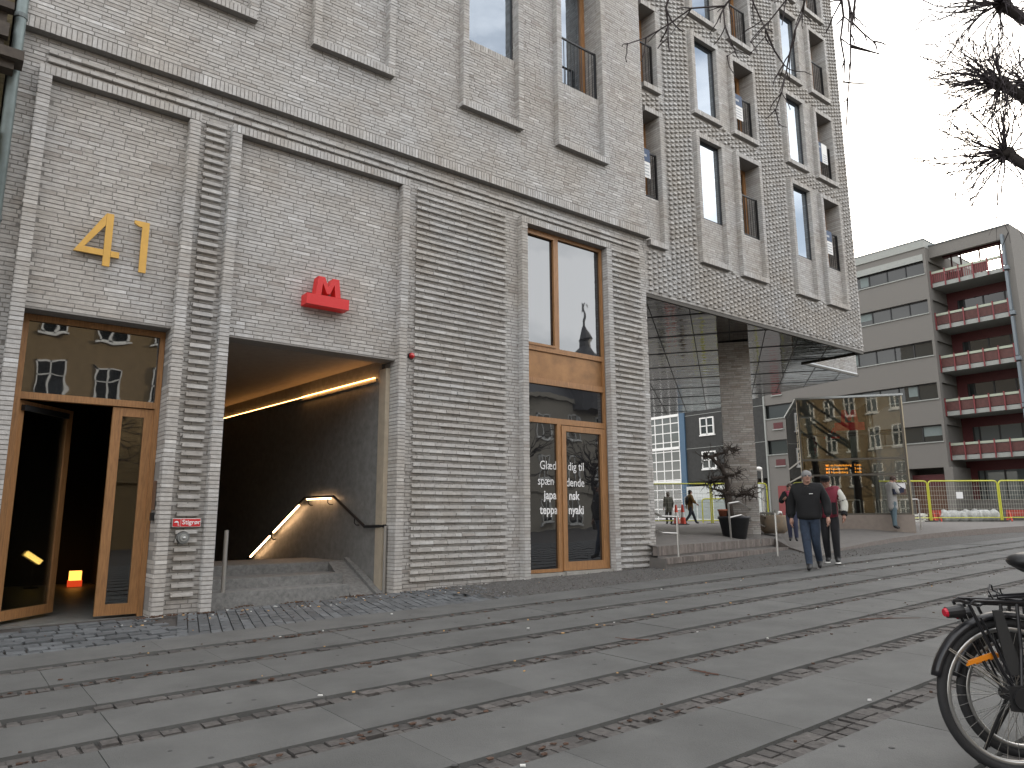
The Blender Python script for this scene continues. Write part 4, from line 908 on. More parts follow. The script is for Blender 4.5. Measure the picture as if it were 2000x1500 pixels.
SP = empty('stone_planter', (16.95, 10.85, -.40), 'round weathered stone planter with orange stain behind the steel post', 'planter')
b = MB(); b.lathe((0, 0, 0), [(0, 0), (.24, 0), (.33, .08), (.36, .2), (.35, .43), (.33, .455), (.29, .45), (.28, .40), (0, .40)], 26); b.build('bowl', [mat('weathered_stone', (.27, .19, .115), .9, c2=(.15, .135, .115), vscale=3.5, bump=.4, bscale=20)], SP, True)
b = MB()
for i in range(26):
    a, q = rnd.uniform(0, 6.28), rnd.uniform(0, .26); b.tube([(q*math.cos(a), q*math.sin(a), .4), (q*math.cos(a)*1.2+rnd.uniform(-.05, .05), q*math.sin(a)*1.2, .48+rnd.random()*.12)], [.014, .004], 5)
b.build('dry_plants', [mat('dry_plants', (.07, .075, .045), .9)], SP)
b = MB(); b.tube([(-.1, 0, 0), (-.04, 0, .06), (.05, 0, .05), (.12, 0, -.01)], [.01, .035, .035, .01], 8); o = b.build('plastic_bag', [M_WHITE], smooth=True); o.location = (16.85, 10.60, .07); tag(o, 'scrap of white plastic on the rim of the stone planter', 'plastic')
# ------------------------------------------------------------------ trees
M_BARK = mat('dark_bark', (.030, .024, .022), .9, var=.3, bump=.4); M_BARK2 = mat('gnarled_bark', (.045, .034, .027), .9, var=.35, vscale=20, bump=.4, bscale=40)
def wiggle(p, d, L, n_, amt, rnd, grav=0):
    P = [Vector(p)]; d = Vector(d).normalized()
    for i in range(n_):
        d = (d+Vector((rnd.gauss(0, amt), rnd.gauss(0, amt), rnd.gauss(0, amt)+grav))).normalized(); P.append(P[-1]+d*L/n_)
    return P, d
def twigs(b, p, d, L, r, depth, rnd, amt=.16, grav=.0, n_=6):
    P, e = wiggle(p, d, L, n_, amt, rnd, grav); b.tube(P, [r*(1-.75*i/n_) for i in range(n_+1)], 4, cap=False)
    if depth > 0:
        for i in range(2, n_):
            if rnd.random() < .62:
                q = (P[i]-P[i-1]).normalized(); s2 = (q+Vector((rnd.gauss(0, .55), rnd.gauss(0, .55), rnd.gauss(0, .55)))).normalized(); twigs(b, P[i], s2, L*rnd.uniform(.25, .5), r*.62, depth-1, rnd, amt, grav, 4)
TA = empty('pollarded_tree', (11.6, .9, -.95), 'bare pollarded street tree whose knobbly limbs reach in from the right border', 'tree'); ta = Vector((11.6, .9, -.95)); rnd = random.Random(21)
b = MB(); b.tube([(0, 0, -.3), (0, 0, .3), (.03, .02, 2), (0, 0, 3.6), (.02, 0, 5.4)], [.26, .20, .17, .15, .13], 12); b.build('trunk', [M_BARK], TA, True)
KN = [((9.92, 2.80, 4.39), 3.1, 52), ((9.81, 2.72, 5.24), 4.1, 62), ((10.12, 2.50, 5.22), 4.3, 34), ((9.72, 2.58, 6.22), 5.1, 60), ((10.35, 1.9, 6.6), 5.3, 30)]
b = MB()
for kp, z0, nt in KN:
    kp = Vector(kp)-ta; st = Vector((0, 0, z0)); mid = st.lerp(kp, .55)+Vector((.05, .03, -.12)); b.tube([st, st.lerp(mid, .5), mid, mid.lerp(kp, .6)+Vector((0, 0, .03)), kp], [.085, .07, .055, .05, .065], 9)
    b.ball(kp, .085, 10, 8, (1, 1, .9), 0, .5, .5)
    for _ in range(7): b.ball(kp+Vector((rnd.gauss(0, .05), rnd.gauss(0, .05), rnd.gauss(0, .05))), .045, 7, 5, (1, 1, 1), 0, .5, .4)
b.build('limb', [M_BARK], TA, True)
M_TWIG = mat('twig_bark', (.045, .036, .040), .8)
b = MB()
for kp, z0, nt in KN:
    kp = Vector(kp)-ta; out = Vector((-.62, .55, .25))
    for _ in range(nt):
        d = (out*.75+Vector((rnd.gauss(0, .75), rnd.gauss(0, .75), rnd.gauss(.15, .75)))).normalized()
        twigs(b, kp+d*.05, d, rnd.uniform(.55, 1.15), .0105, 1, rnd, .17, -.015, 8)
b.build('crown', [M_TWIG], TA)
TB = empty('drooping_tree', (8.9, .75, -.98), 'bare tree outside the right border whose thin drooping twigs hang over the corner block', 'tree'); tb = Vector((8.9, .75, -.98)); rnd = random.Random(8)
b = MB(); b.tube([(0, 0, -.3), (0, 0, .2), (.05, 0, 2.5), (-.1, .1, 5), (-.3, .3, 7.5)], [.24, .19, .16, .13, .09], 12); b.build('trunk', [M_BARK], TB, True)
LM = [(-.1, .1, 5.0), (-1.2, 1.0, 6.0), (-2.4, 1.9, 6.5), (-3.3, 2.7, 6.5), (-4.0, 3.2, 6.3)]
b = MB(); b.tube(LM, [.07, .05, .036, .024, .014], 7); b.build('limb', [M_BARK], TB, True)
TW = [
[(5.63, 3.14, 5.26), (5.45, 3.43, 4.92), (5.38, 3.59, 4.76), (5.06, 3.73, 4.67), (4.95, 3.91, 4.56), (4.83, 4.09, 4.47), (4.62, 4.14, 4.34)],
[(5.49, 3.37, 5.29), (5.45, 3.58, 4.85), (5.45, 3.65, 4.8), (5.4, 3.61, 4.57), (5.49, 3.63, 4.5), (5.58, 3.64, 4.4), (5.45, 3.64, 4.29)],
[(5.53, 3.45, 5.36), (5.71, 3.49, 4.89), (5.83, 3.49, 4.75), (5.79, 3.43, 4.61), (5.84, 3.47, 4.57), (5.79, 3.6, 4.45)],
[(5.85, 2.87, 5.13), (5.71, 3.15, 4.71), (5.64, 3.3, 4.54), (5.45, 3.38, 4.29)],
[(5.73, 2.86, 5.05), (5.75, 3.0, 4.63), (5.79, 3.05, 4.55), (5.67, 3.07, 4.33), (5.7, 3.16, 4.15), (5.73, 3.22, 4.02), (5.64, 3.23, 3.78), (5.65, 3.31, 3.65)],
[(5.79, 3.43, 4.59), (5.92, 3.43, 4.43), (6.05, 3.42, 4.33), (5.93, 3.42, 4.18)],
[(6.18, 2.84, 5.28), (6.29, 2.92, 4.84), (6.36, 2.95, 4.72), (6.28, 2.96, 4.45), (6.38, 2.99, 4.27), (6.43, 3.04, 4.1)],
[(6.18, 2.72, 5.21), (6.25, 2.84, 4.77), (6.33, 2.86, 4.67), (6.25, 2.85, 4.43), (6.33, 2.91, 4.2), (6.39, 3.0, 3.89)],
[(6.37, 2.69, 5.28), (6.39, 2.84, 4.84), (6.44, 2.91, 4.67), (6.44, 2.82, 4.5), (6.57, 2.79, 4.45)],
[(6.32, 2.89, 4.35), (6.47, 2.83, 4.34), (6.62, 2.78, 4.34)],
[(4.98, 3.82, 5.1), (4.98, 3.96, 4.78), (5.05, 4.0, 4.64), (4.99, 3.96, 4.46)]]
b = MB()
for i, P in enumerate(TW):
    P = [Vector(p)-tb for p in P]
    if i not in (5, 9):
        q = min((Vector(LM[k]).lerp(Vector(LM[k+1]), t/4) for k in range(4) for t in range(5)), key=lambda v: (v-P[0]).length); P = [q, q.lerp(P[0], .5)+Vector((0, 0, .06))]+P
    r0 = .011 if i in (4, 0, 3) else .0145 if i > 5 else .009
    b.tube(P, [r0*(1.25-.8*k/(len(P)-1)) for k in range(len(P))], 5)
    for k in range(2, len(P)):
        b.ball(P[k], .0095 if k < len(P)-1 else .011, 5, 4)
        if i != 9:
            for _ in range(2):
                if rnd.random() < .75:
                    d = (P[k]-P[k-1]).normalized()+Vector((rnd.gauss(0, .55), rnd.gauss(0, .55), rnd.gauss(-.1, .5))); Q, _d = wiggle(P[k], d, rnd.uniform(.08, .30), 4, .16, rnd, -.04); b.tube(Q, [.0062, .0055, .005, .0045, .0035] if i < 6 else [.0095, .0085, .0075, .007, .006], 4)
                    for t in Q[1:]:
                        if rnd.random() < .5: b.ball(t, .0065, 5, 3)
b.build('hanging_twigs', [mat('twig_brown2', (.035, .026, .026), .8)], TB)
# gnarled tree in the pot
GT = empty('potted_tree', (14.50, 10.30, -.0), 'gnarled bare ornamental tree with flat twisted branches growing in the big pot', 'tree'); rnd = random.Random(4)
vr = Vector((.815, -.58, 0))           # picture-right direction seen from the street
def gp(px, py, dpt=0): return vr*((px-1437)/86)+Vector((0, 0, (1003-py)/86))+Vector((.58, .815, 0))*dpt
b = MB(); b.tube([gp(1431, 1008), gp(1429, 985), gp(1427, 960), gp(1429, 940, .03), gp(1425, 920, .02), gp(1418, 904), gp(1406, 893), gp(1398, 884)], [.095, .085, .088, .065, .055, .05, .045, .035], 10); b.build('trunk', [M_BARK2], GT, True)
BR = [[(1398, 884), (1412, 878), (1428, 874), (1438, 864), (1446, 869), (1456, 870)], [(1398, 884), (1388, 880), (1382, 884)], [(1428, 958), (1440, 958), (1448, 962), (1462, 955), (1474, 948), (1488, 942)], [(1427, 955), (1416, 953), (1408, 948), (1399, 946)],
      [(1425, 920), (1437, 921), (1447, 917), (1452, 914)], [(1414, 902), (1424, 900), (1432, 897)], [(1428, 962), (1420, 958), (1412, 962)], [(1425, 925), (1412, 924), (1398, 927), (1384, 935)], [(1462, 955), (1474, 958), (1484, 964)]]
b = MB()
for P in BR:
    Q = [gp(x, y, rnd.gauss(0, .08)) for x, y in P]; b.tube(Q, [.040*(1.1-.75*k/(len(Q)-1)) for k in range(len(Q))], 6)
    for k in range(1, len(Q)):
        for _ in range(11): twigs(b, Q[k].lerp(Q[k-1], rnd.random()), Vector((rnd.gauss(0, 1), rnd.gauss(0, 1), rnd.gauss(.1, .6))), rnd.uniform(.12, .38), .0115, 1, rnd, .4, 0, 4)
b.build('crown', [M_BARK2], GT)
# ------------------------------------------------------------------ bicycles
M_TYRE = mat('tyre', (.016, .016, .017), .75, bump=.1); M_RIM = mat('alloy_rim', (.46, .46, .45), .3, metal=.9); M_BLK2 = mat('gloss_black', (.010, .010, .012), .28)
def bicycle(loc, rz, lab, rr=.322):
    e = empty('bicycle', loc, lab, 'bicycle', 'bicycles parked at the right border', rz); Rw = rr; WBs = .93; Z = Rw
    def wheel(cx):
        b = MB(); b.torus((cx, 0, Z), EY, Rw-.020, .020, 64, 10); wh = b.build('wheel', [M_TYRE], e, True)
        b = MB(); b.torus((cx, 0, Z), EY, Rw-.046, .013, 64, 8); b.build('rim', [M_RIM], wh, True)
        b = MB(); b.tube([(cx, -.05, Z), (cx, .05, Z)], .028, 12); b.tube([(cx, -.07, Z), (cx, .07, Z)], .009, 8); b.build('hub', [M_BLACK], wh)
        b = MB()
        for i in range(32):
            a = 2*math.pi*i/32; s2 = 1 if i % 2 else -1; a2 = a+(.5 if (i//2) % 2 else -.5); b.tube([(cx+.026*math.cos(a2), s2*.03, Z+.026*math.sin(a2)), (cx+(Rw-.055)*math.cos(a), 0, Z+(Rw-.055)*math.sin(a))], .0011, 4, cap=False)
        b.build('spokes', [M_RIM], wh); return wh
    w1 = wheel(0); wheel(WBs)
    b = MB(); b.hexa([(-.205, -.045, Z+.128), (-.08, -.045, Z+.165), (-.08, -.035, Z+.165), (-.205, -.035, Z+.128), (-.195, -.045, Z+.150), (-.075, -.045, Z+.188), (-.075, -.035, Z+.188), (-.195, -.035, Z+.150)]); b.build('side_reflector', [mat('amber_reflector', (.62, .20, .012), .25)], w1)
    def fender(cx, a0, a1):
        b = MB(); n_ = 26; pr = [(-.03, -.012), (-.022, .004), (0, .012), (.022, .004), (.03, -.012)]; base = len(b.v)
        for i in range(n_+1):
            a = a0+(a1-a0)*i/n_
            for yv, dr in pr: rad = Rw+.016+dr; b.v.append((cx+rad*math.cos(a), yv, Z+rad*math.sin(a)))
        for i in range(n_):
            for j in range(4): b.f.append((i*5+j, i*5+j+1, (i+1)*5+j+1, (i+1)*5+j)); b.m.append(0); b.sh.append(.5)
        o = b.build('fender', [M_BLK2], e, True); mo = o.modifiers.new('Solidify', 'SOLIDIFY'); mo.thickness = .003
        s = MB(); a = a0-.38 if a1 < a0 else a0+.38
        for yv in (-.034, .034): s.tube([(cx+(Rw+.012)*math.cos(a), yv, Z+(Rw+.012)*math.sin(a)), (cx, yv*1.6, Z)], .0028, 5); s.tube([(cx+(Rw+.012)*math.cos(a-.02), yv, Z+(Rw+.012)*math.sin(a-.02)), (cx+.02, yv*1.6, Z+.01)], .0022, 5)
        s.build('stay', [M_RIM], o)
    fender(0, R(166), R(40)); fender(WBs, R(30), R(165))
    b = MB(); t = .013
    for yv in (-.055, .055): b.tube([(-.005, yv, Z+.02), (-.06, yv, Z+.10), (-.155, yv*1.05, Z+.335), (-.175, yv*1.05, Z+.385), (-.15, yv*1.05, Z+.40), (.22, yv, Z+.385)], .0075, 7); b.tube([(.01, yv, Z+.02), (.03, yv, Z+.2), (.035, yv, Z+.388)], .0075, 7); b.tube([(-.02, yv*.95, Z+.06), (-.09, yv, Z+.24), (-.13, yv, Z+.33)], .005, 6)
    b.tube([(-.17, -.058, Z+.39), (-.175, 0, Z+.395), (-.17, .058, Z+.39)], .0075, 7)
    for xx in (-.1, -.02, .06, .14): b.tube([(xx, -.055, Z+.396), (xx, .055, Z+.396)], .005, 6)
    b.tube([(-.06, -.05, Z+.40), (-.075, -.045, Z+.44), (-.05, -.02, Z+.465), (-.02, .02, Z+.462), (.0, .045, Z+.435), (.03, .045, Z+.42)], .0035, 6); b.tube([(-.03, -.03, Z+.41), (.22, -.03, Z+.425)], .006, 6); b.tube([(-.03, .03, Z+.41), (.22, .03, Z+.425)], .006, 6)
    b.build('rack', [M_BLK2], e)
    b = MB(); b.hexa([(-.035, -.05, Z+.09), (.03, -.05, Z+.09), (.03, -.04, Z+.09), (-.035, -.04, Z+.09), (-.075, -.06, Z+.36), (-.035, -.06, Z+.36), (-.035, -.05, Z+.36), (-.075, -.05, Z+.36)]); b.build('rack_strap', [mat('rubber_strap', (.02, .02, .02), .7)], e)
    b = MB(); b.tube([(-.245, 0, Z+.345), (-.175, 0, Z+.352)], [.024, .03], 12); lt_ = b.build('rear_light', [M_BLACK], e); b = MB(); b.tube([(-.256, 0, Z+.344), (-.245, 0, Z+.345)], [.016, .021], 12); b.build('lens', [mat('rear_lens', (.45, .01, .03), .15)], lt_)
    b = MB(); BBk = (.40, 0, Z-.04); ST = (.27, 0, Z+.42); HT = (.80, 0, Z+.45); HB = (.83, 0, Z+.33)
    for yv in (-.055, .055): b.tube([(0, yv, Z), (.39, yv*.6, Z-.04)], .012, 8); b.tube([(0, yv, Z), (.1, yv*.9, Z+.13), (.28, yv*.3, Z+.36)], .010, 8); b.tube([(.84, yv*.3, Z+.3), (.87, yv, Z+.2), (WBs, yv, Z)], .012, 8)
    b.tube([BBk, ST], .018, 10); b.tube([BBk, HB], .020, 10); b.tube([(.29, 0, Z+.36), HT], .018, 10); b.tube([HB, (.79, 0, Z+.56)], .020, 10); b.build('frame', [M_BLK2], e)
    b = MB(); b.hexa([(-.05, -.075, Z-.05), (.48, -.075, Z-.10), (.48, -.06, Z-.10), (-.05, -.06, Z-.05), (-.05, -.075, Z+.05), (.48, -.075, Z+.06), (.48, -.06, Z+.06), (-.05, -.06, Z+.05)]); b.tube([(0, -.076, Z), (0, -.088, Z)], .045, 14); b.build('chain_case', [M_BLACK], e)
    b = MB(); b.tube([(.27, 0, Z+.42), (.24, 0, Z+.545)], .013, 8); b.build('seat_post', [M_RIM], e)
    b = MB(); b.ball((.17, 0, Z+.565), .1, 14, 8, (1.1, .95, .42)); b.ball((.28, 0, Z+.575), .07, 12, 8, (1.9, .55, .4)); b.build('saddle', [M_BLACK], e, True)
    b = MB(); b.tube([(.58, -.24, Z+.62), (.66, -.23, Z+.64), (.77, -.12, Z+.62), (.785, 0, Z+.60), (.77, .12, Z+.62), (.66, .23, Z+.64), (.58, .24, Z+.62)], .012, 8); b.build('handlebar', [M_RIM], e)
    b = MB(); b.tube([(.02, .06, Z-.02), (-.08, .16, .0)], .008, 6); b.build('kickstand', [M_BLACK], e)
    b = MB(); b.tube([(.40, -.09, Z-.04), (.46, -.1, Z-.19)], .009, 6); b.box(.42, .52, -.19, -.1, Z-.21, Z-.18); b.build('pedal_crank', [M_BLACK], e)
    return e
v1 = Vector((3.64, 1.27, -.74))/3.06
p1 = v1*3.17; bicycle((p1.x, p1.y, street(p1.x, p1.y)), R(-38), 'black city bicycle with rear rack and amber reflector, cut off by the right border')
v2 = Vector((4.46, 1.52, -.88))/3.72
p2 = v2*3.36; bicycle((p2.x+.0, p2.y, street(p2.x, p2.y)), R(-40), 'second bicycle standing close behind the black one, only its wheel visible through the spokes', .282)
#PART5
# ------------------------------------------------------------------ people
M_SKIN = mat('skin', (.33, .185, .135), .6, var=.06); M_EYE = mat('eye_dark', (.03, .02, .02), .4); M_LIP = mat('lips', (.30, .12, .10), .6)
def skin_mesh(name, V, E, rad, mats, pick, sub=2, root=0):
    me = bpy.data.meshes.new(name); me.from_pydata([tuple(v) for v in V], E, []); o = bpy.data.objects.new(name, me); col.objects.link(o)
    o.modifiers.new('Skin', 'SKIN'); sv = me.skin_vertices[0].data
    for i, r in enumerate(rad): sv[i].radius = r if isinstance(r, tuple) else (r, r); sv[i].use_root = (i == root); sv[i].use_loose = False
    ss = o.modifiers.new('Sub', 'SUBSURF'); ss.levels = sub; ss.render_levels = sub
    bpy.context.view_layer.update(); dg = bpy.context.evaluated_depsgraph_get(); m2 = bpy.data.meshes.new_from_object(o.evaluated_get(dg)); bpy.data.objects.remove(o); bpy.data.meshes.remove(me)
    vs_ = [v.co.copy() for v in m2.vertices]; fs = [tuple(p.vertices) for p in m2.polygons]; bpy.data.meshes.remove(m2)
    b = MB(); b.v = [tuple(v) for v in vs_]
    for f in fs:
        c = sum((vs_[i] for i in f), Vector())/len(f); b.f.append(f); b.m.append(pick(c)); b.sh.append(.5)
    return b
def person(loc, head, H, lab, top, legs_m, shoes, hair, P, coat=0, hairlong=False, cuff=None, extra=None, headtilt=0, headturn=0, fat=1.0, sole=None):
    """P: dict of joint offsets in fractions of H (x right, y forward, z up)"""
    e = empty('person', loc, lab, 'person', rz=head); S = H
    g = lambda *a: Vector(a)*S
    J = dict(pel=(0, 0, .515), wai=(0, .0, .60), che=(0, .012, .715), nec=(0, .0, .815), hd0=(0, .008, .862), hd1=(0, .016, .905), hd2=(0, .012, .955),
             hl=(-.052, 0, .49), hr=(.052, 0, .49), kl=(-.055, .01, .275), kr=(.055, .01, .275), al=(-.055, 0, .045), ar=(.055, 0, .045), tl=(-.062, .075, .016), tr=(.062, .075, .016),
             sl=(-.105, 0, .795), sr=(.105, 0, .795), el=(-.135, -.015, .635), er=(.135, -.015, .635), wl=(-.14, .03, .495), wr=(.14, .03, .495))
    J.update(P); J = {k: g(*v) for k, v in J.items()}
    hm = Matrix.Translation(J['nec']) @ Matrix.Rotation(headturn, 4, 'Z') @ Matrix.Rotation(-headtilt, 4, 'X') @ Matrix.Translation(-J['nec'])
    for k in ('hd0', 'hd1', 'hd2'): J[k] = hm @ J[k]
    names = list(J); ix = {k: i for i, k in enumerate(names)}
    rad = dict(pel=(.082, .066), wai=(.074, .058), che=(.088, .064), nec=(.034, .034), hd0=(.036, .042), hd1=(.044, .052), hd2=(.036, .042), hl=.060, hr=.060, kl=.045, kr=.045, al=.033, ar=.033, tl=(.024, .016), tr=(.024, .016), sl=.036, sr=.036, el=.027, er=.027, wl=.019, wr=.019)
    rad = {k: (tuple(q*S*(fat if k in ('pel', 'wai', 'che') else 1) for q in v) if isinstance(v, tuple) else v*S) for k, v in rad.items()}
    E = [('pel', 'wai'), ('wai', 'che'), ('che', 'nec'), ('nec', 'hd0'), ('hd0', 'hd1'), ('hd1', 'hd2'), ('pel', 'hl'), ('pel', 'hr'), ('hl', 'kl'), ('kl', 'al'), ('al', 'tl'), ('hr', 'kr'), ('kr', 'ar'), ('ar', 'tr'), ('che', 'sl'), ('che', 'sr'), ('sl', 'el'), ('el', 'wl'), ('sr', 'er'), ('er', 'wr')]
    seg = [(J[a], J[c], 0 if a in ('nec', 'hd0', 'hd1') else 1 if a in ('pel', 'wai', 'che', 'sl', 'sr', 'el', 'er') and c not in ('hl', 'hr') else 3 if a in ('al', 'ar') else 2) for a, c in E]
    def pick(c):
        best = None
        for a, d, m_ in seg:
            ab = d-a; t = max(0, min(1, (c-a).dot(ab)/max(ab.length_squared, 1e-9))); dd = (c-a-ab*t).length
            if best is None or dd < best[0]: best = (dd, m_)
        return 3 if c.z < .062*S and best[1] == 2 else best[1]
    b = skin_mesh('body', [J[k] for k in names], [(ix[a], ix[c]) for a, c in E], [rad[k] for k in names], None, pick, 2, 0)
    # hands with five fingers, nose, ears, eyes, mouth, soles
    for sd, el_, wr_ in ((-1, 'el', 'wl'), (1, 'er', 'wr')):
        d = (J[wr_]-J[el_]).normalized(); w0_ = J[wr_]; fwd = Vector((0, 1, 0)); sdv = d.cross(fwd)
        sdv = sdv.normalized() if sdv.length > .2 else Vector((0, 0, 1)); pl = d.cross(sdv).normalized()
        b.tube([w0_-d*.01*S, w0_+d*.02*S, w0_+d*.052*S], [.014*S, .020*S, .019*S], 8, 0)
        for k in range(4):
            o_ = w0_+d*.05*S+pl*((k-1.5)*.0095*S); L = (.036, .042, .040, .031)[k]*S; b.tube([o_, o_+d*L*.55+sdv*sd*-.004*S, o_+d*L*.9+sdv*sd*-.014*S], [.0062*S, .0055*S, .0042*S], 6, 0)
        o_ = w0_+d*.018*S+pl*(.018*S); b.tube([o_, o_+(d*.6+pl*.8)*.022*S, o_+(d*.95+pl*.35)*.040*S], [.008*S, .0066*S, .005*S], 6, 0)
    hc = J['hd1']; Rm = hm.to_3x3(); hv = lambda x, y, z: hc+Rm @ (Vector((x, y, z))*S)
    b.tube([hv(0, .048, .012), hv(0, .062, -.008), hv(0, .052, -.012)], [.005*S, .0085*S, .006*S], 6, 0)
    for sx in (-1, 1): b.ball(hv(sx*.044, .0, -.002), .012*S, 7, 5, (.45, .8, 1.25), 0)
    b.ball(hv(0, .036, -.040), .020*S, 8, 6, (1, .8, .7), 0)
    b.build('body', [M_SKIN, top, legs_m, shoes], e, True)
    f = MB()
    for sx in (-1, 1): f.ball(hv(sx*.0175, .0485, .012), .0058*S, 7, 5, (1.3, .6, .8))
    f.build('eye', [M_EYE], e)
    f = MB(); f.ball(hv(0, .049, -.027), .010*S, 8, 5, (1.5, .5, .35)); f.build('mouth', [M_LIP], e)
    h = MB(); h.ball(hv(0, -.011, .020), .054*S, 14, 10, (.93, 1.02, .92), jit=.06); h.ball(hv(0, -.02, -.005), .046*S, 12, 8, (1.02, .85, .95), jit=.06)
    if hairlong: h.ball(hv(0, -.03, -.03), .045*S, 12, 8, (1.0, .75, 1.2), jit=.08)
    h.build('hair', [hair], e, True)
    # jacket or coat: its own surface round torso and arms
    JV = [g(0, 0, .475-coat), J['pel']+g(0, 0, .012), J['wai'], J['che'], J['nec']+g(0, -.004, -.012), J['sl'], J['el'], J['el'].lerp(J['wl'], .86), J['sr'], J['er'], J['er'].lerp(J['wr'], .86)]
    JE = [(0, 1), (1, 2), (2, 3), (3, 4), (3, 5), (5, 6), (6, 7), (3, 8), (8, 9), (9, 10)]
    base = [.100+coat*.08, .104, .096, .106, .054, .056, .048, .036, .056, .048, .036]
    Jr = [((r*S*(fat if i < 4 else 1)), r*S*(.80 if i < 4 else 1)*(fat if i < 4 else 1)) for i, r in enumerate(base)]
    ws = [J['sl'], J['sr']]
    def pick2(c):
        if not cuff: return 0
        arm = max((abs(c.x)-.118*S), 0); return 1 if arm > 0 and c.z < .80*S else 0
    jk = skin_mesh('jacket', JV, JE, Jr, None, pick2, 2, 3); jk.build('coat' if coat > .05 else 'jacket', [top]+([cuff] if cuff else []), e, True)
    if extra: extra(e, J, S, hv)
    return e
def face_to(v): return math.atan2(-v[0], v[1])
M_BLKF = mat('black_fleece', (.0075, .0078, .009), .9, bump=.1); M_JEAN = mat('dark_jeans', (.022, .035, .060), .85, var=.3, vscale=20); M_SHOE = mat('black_shoes', (.010, .010, .011), .5)
M_GREY = mat('grey_hair', (.19, .19, .19), .8, var=.2, vscale=60); M_DKH = mat('dark_hair', (.013, .010, .009), .7)
def x_man(e, J, S, hv):
    b = MB(); b.box(-.062*S, -.028*S, .083*S, .092*S, .735*S, .741*S); b.build('chest_mark', [M_WTEXT], e)
    b = MB(); b.tube([J['nec']+Vector((-.03*S, .035*S, -.02*S)), J['nec']+Vector((-.042*S, 0, .012*S)), J['nec']+Vector((0, -.04*S, .018*S)), J['nec']+Vector((.042*S, 0, .012*S)), J['nec']+Vector((.03*S, .035*S, -.02*S))], .013*S, 8); b.build('collar', [M_BLKF], e)
mz = street(11.55, 6.72)
person((11.55, 6.72, mz), face_to((-.93, -.36)), 1.69, 'man with short grey hair in black fleece jacket and blue jeans walking ahead', M_BLKF, M_JEAN, M_SHOE, M_GREY,
       dict(kr=(.034, .05, .272), ar=(.016, .09, .045), tr=(.018, .165, .020), kl=(-.04, -.01, .28), al=(-.042, -.14, .08), tl=(-.05, -.075, .022), sl=(-.118, 0, .80), sr=(.118, 0, .80), el=(-.168, -.03, .64), wl=(-.175, .03, .50), er=(.168, -.045, .64), wr=(.172, -.02, .495)), fat=1.25, extra=x_man, headturn=R(18))
M_MAR = mat('dark_red_jacket', (.155, .012, .028), .75, var=.1); M_CREAM = mat('cream_sleeve', (.50, .50, .45), .6); M_TRO = mat('black_trousers', (.009, .009, .012), .85)
def x_guy(e, J, S, hv):
    b = MB()
    for s2, a, c in ((-1, 'sl', 'el'), (1, 'sr', 'er')): p, q = J[a].lerp(J[c], .72), J[a].lerp(J[c], .86); b.tube([p, q], [.047*S, .045*S], 12)
    for a, c in (('el', 'wl'), ('er', 'wr')): b.tube([J[a].lerp(J[c], .5), J[a].lerp(J[c], .95)], [.036*S, .033*S], 10)
    b.build('sleeve_band', [M_BLKF], e)
    b = MB(); b.box(-.095*S, -.05*S, .06*S, .088*S, .53*S, .66*S); b.box(.05*S, .095*S, .06*S, .088*S, .53*S, .66*S); b.build('jacket_panel', [M_BLKF], e)
    b = MB(); c = hv(0, -.002, .035); b.ball(c, .056*S, 14, 8, (.95, 1.0, .62)); q = hv(0, .058, .028); b.ball(q, .034*S, 12, 6, (1.15, 1.0, .14)); b.build('cap', [M_BLKF], e, True)
    b = MB(); b.tube([hv(.034, .02, -.075), hv(.044, -.015, -.06), hv(0, -.05, -.05), hv(-.044, -.015, -.06), hv(-.034, .02, -.075)], .008*S, 6); b.build('collar', [M_CREAM], e)
    b = MB()
    for k in ('tl', 'tr'): b.ball(J[k]+Vector((0, -.03*S, -.012*S)), .03*S, 10, 5, (1, 2.2, .28))
    b.build('shoe_sole', [M_WHITE], e)
gy = Vector((13.05, 7.2)); 
person((gy.x, gy.y, street(*gy)), face_to((-.95, -.32)), 1.655, 'man in dark red jacket with cream sleeves and black cap looking down', M_MAR, M_TRO, M_SHOE, M_DKH,
       dict(kl=(-.058, .045, .272), al=(-.058, .03, .045), tl=(-.068, .10, .018), kr=(.05, .01, .275), ar=(.05, -.05, .045), tr=(.055, .02, .018), el=(-.165, -.02, .645), wl=(-.16, .03, .515), er=(.15, .0, .64), wr=(.11, .09, .56), nec=(0, .02, .815)), cuff=M_CREAM, extra=x_guy, headtilt=R(28), fat=1.05)
M_SCARF = mat('pink_scarf', (.36, .06, .10), .9, var=.2, vscale=20); M_DKB = mat('dark_brown_hair', (.05, .028, .02), .7)
def x_w(e, J, S, hv):
    b = MB(); n0 = J['nec']; b.torus(n0+Vector((0, .008*S, .012*S)), (0, .15, 1), .052*S, .026*S, 20, 8); b.ball(n0+Vector((.02*S, .06*S, -.03*S)), .035*S, 8, 6, (1, .6, 1.3)); b.build('scarf', [M_SCARF], e, True)
person((16.18, 9.86, -.56), face_to((-.9, -.42)), 1.40, 'woman with pink scarf and black coat walking behind the grey haired man', M_BLKF, mat('blue_trousers', (.035, .04, .075), .85), M_SHOE, M_DKB,
       dict(kl=(-.05, .03, .275), al=(-.05, -.02, .045), er=(.16, .03, .66), wr=(.10, .12, .70), kr=(.05, .0, .275), ar=(.05, -.06, .05), tr=(.055, .02, .016)), coat=.13, hairlong=True, extra=x_w)
M_GCOAT = mat('grey_wool_coat', (.33, .322, .31), .95, var=.15, vscale=30); M_LJ = mat('light_jeans', (.095, .14, .165), .85, var=.15, vscale=20); M_NAVY = mat('navy_bag', (.014, .017, .04), .7)
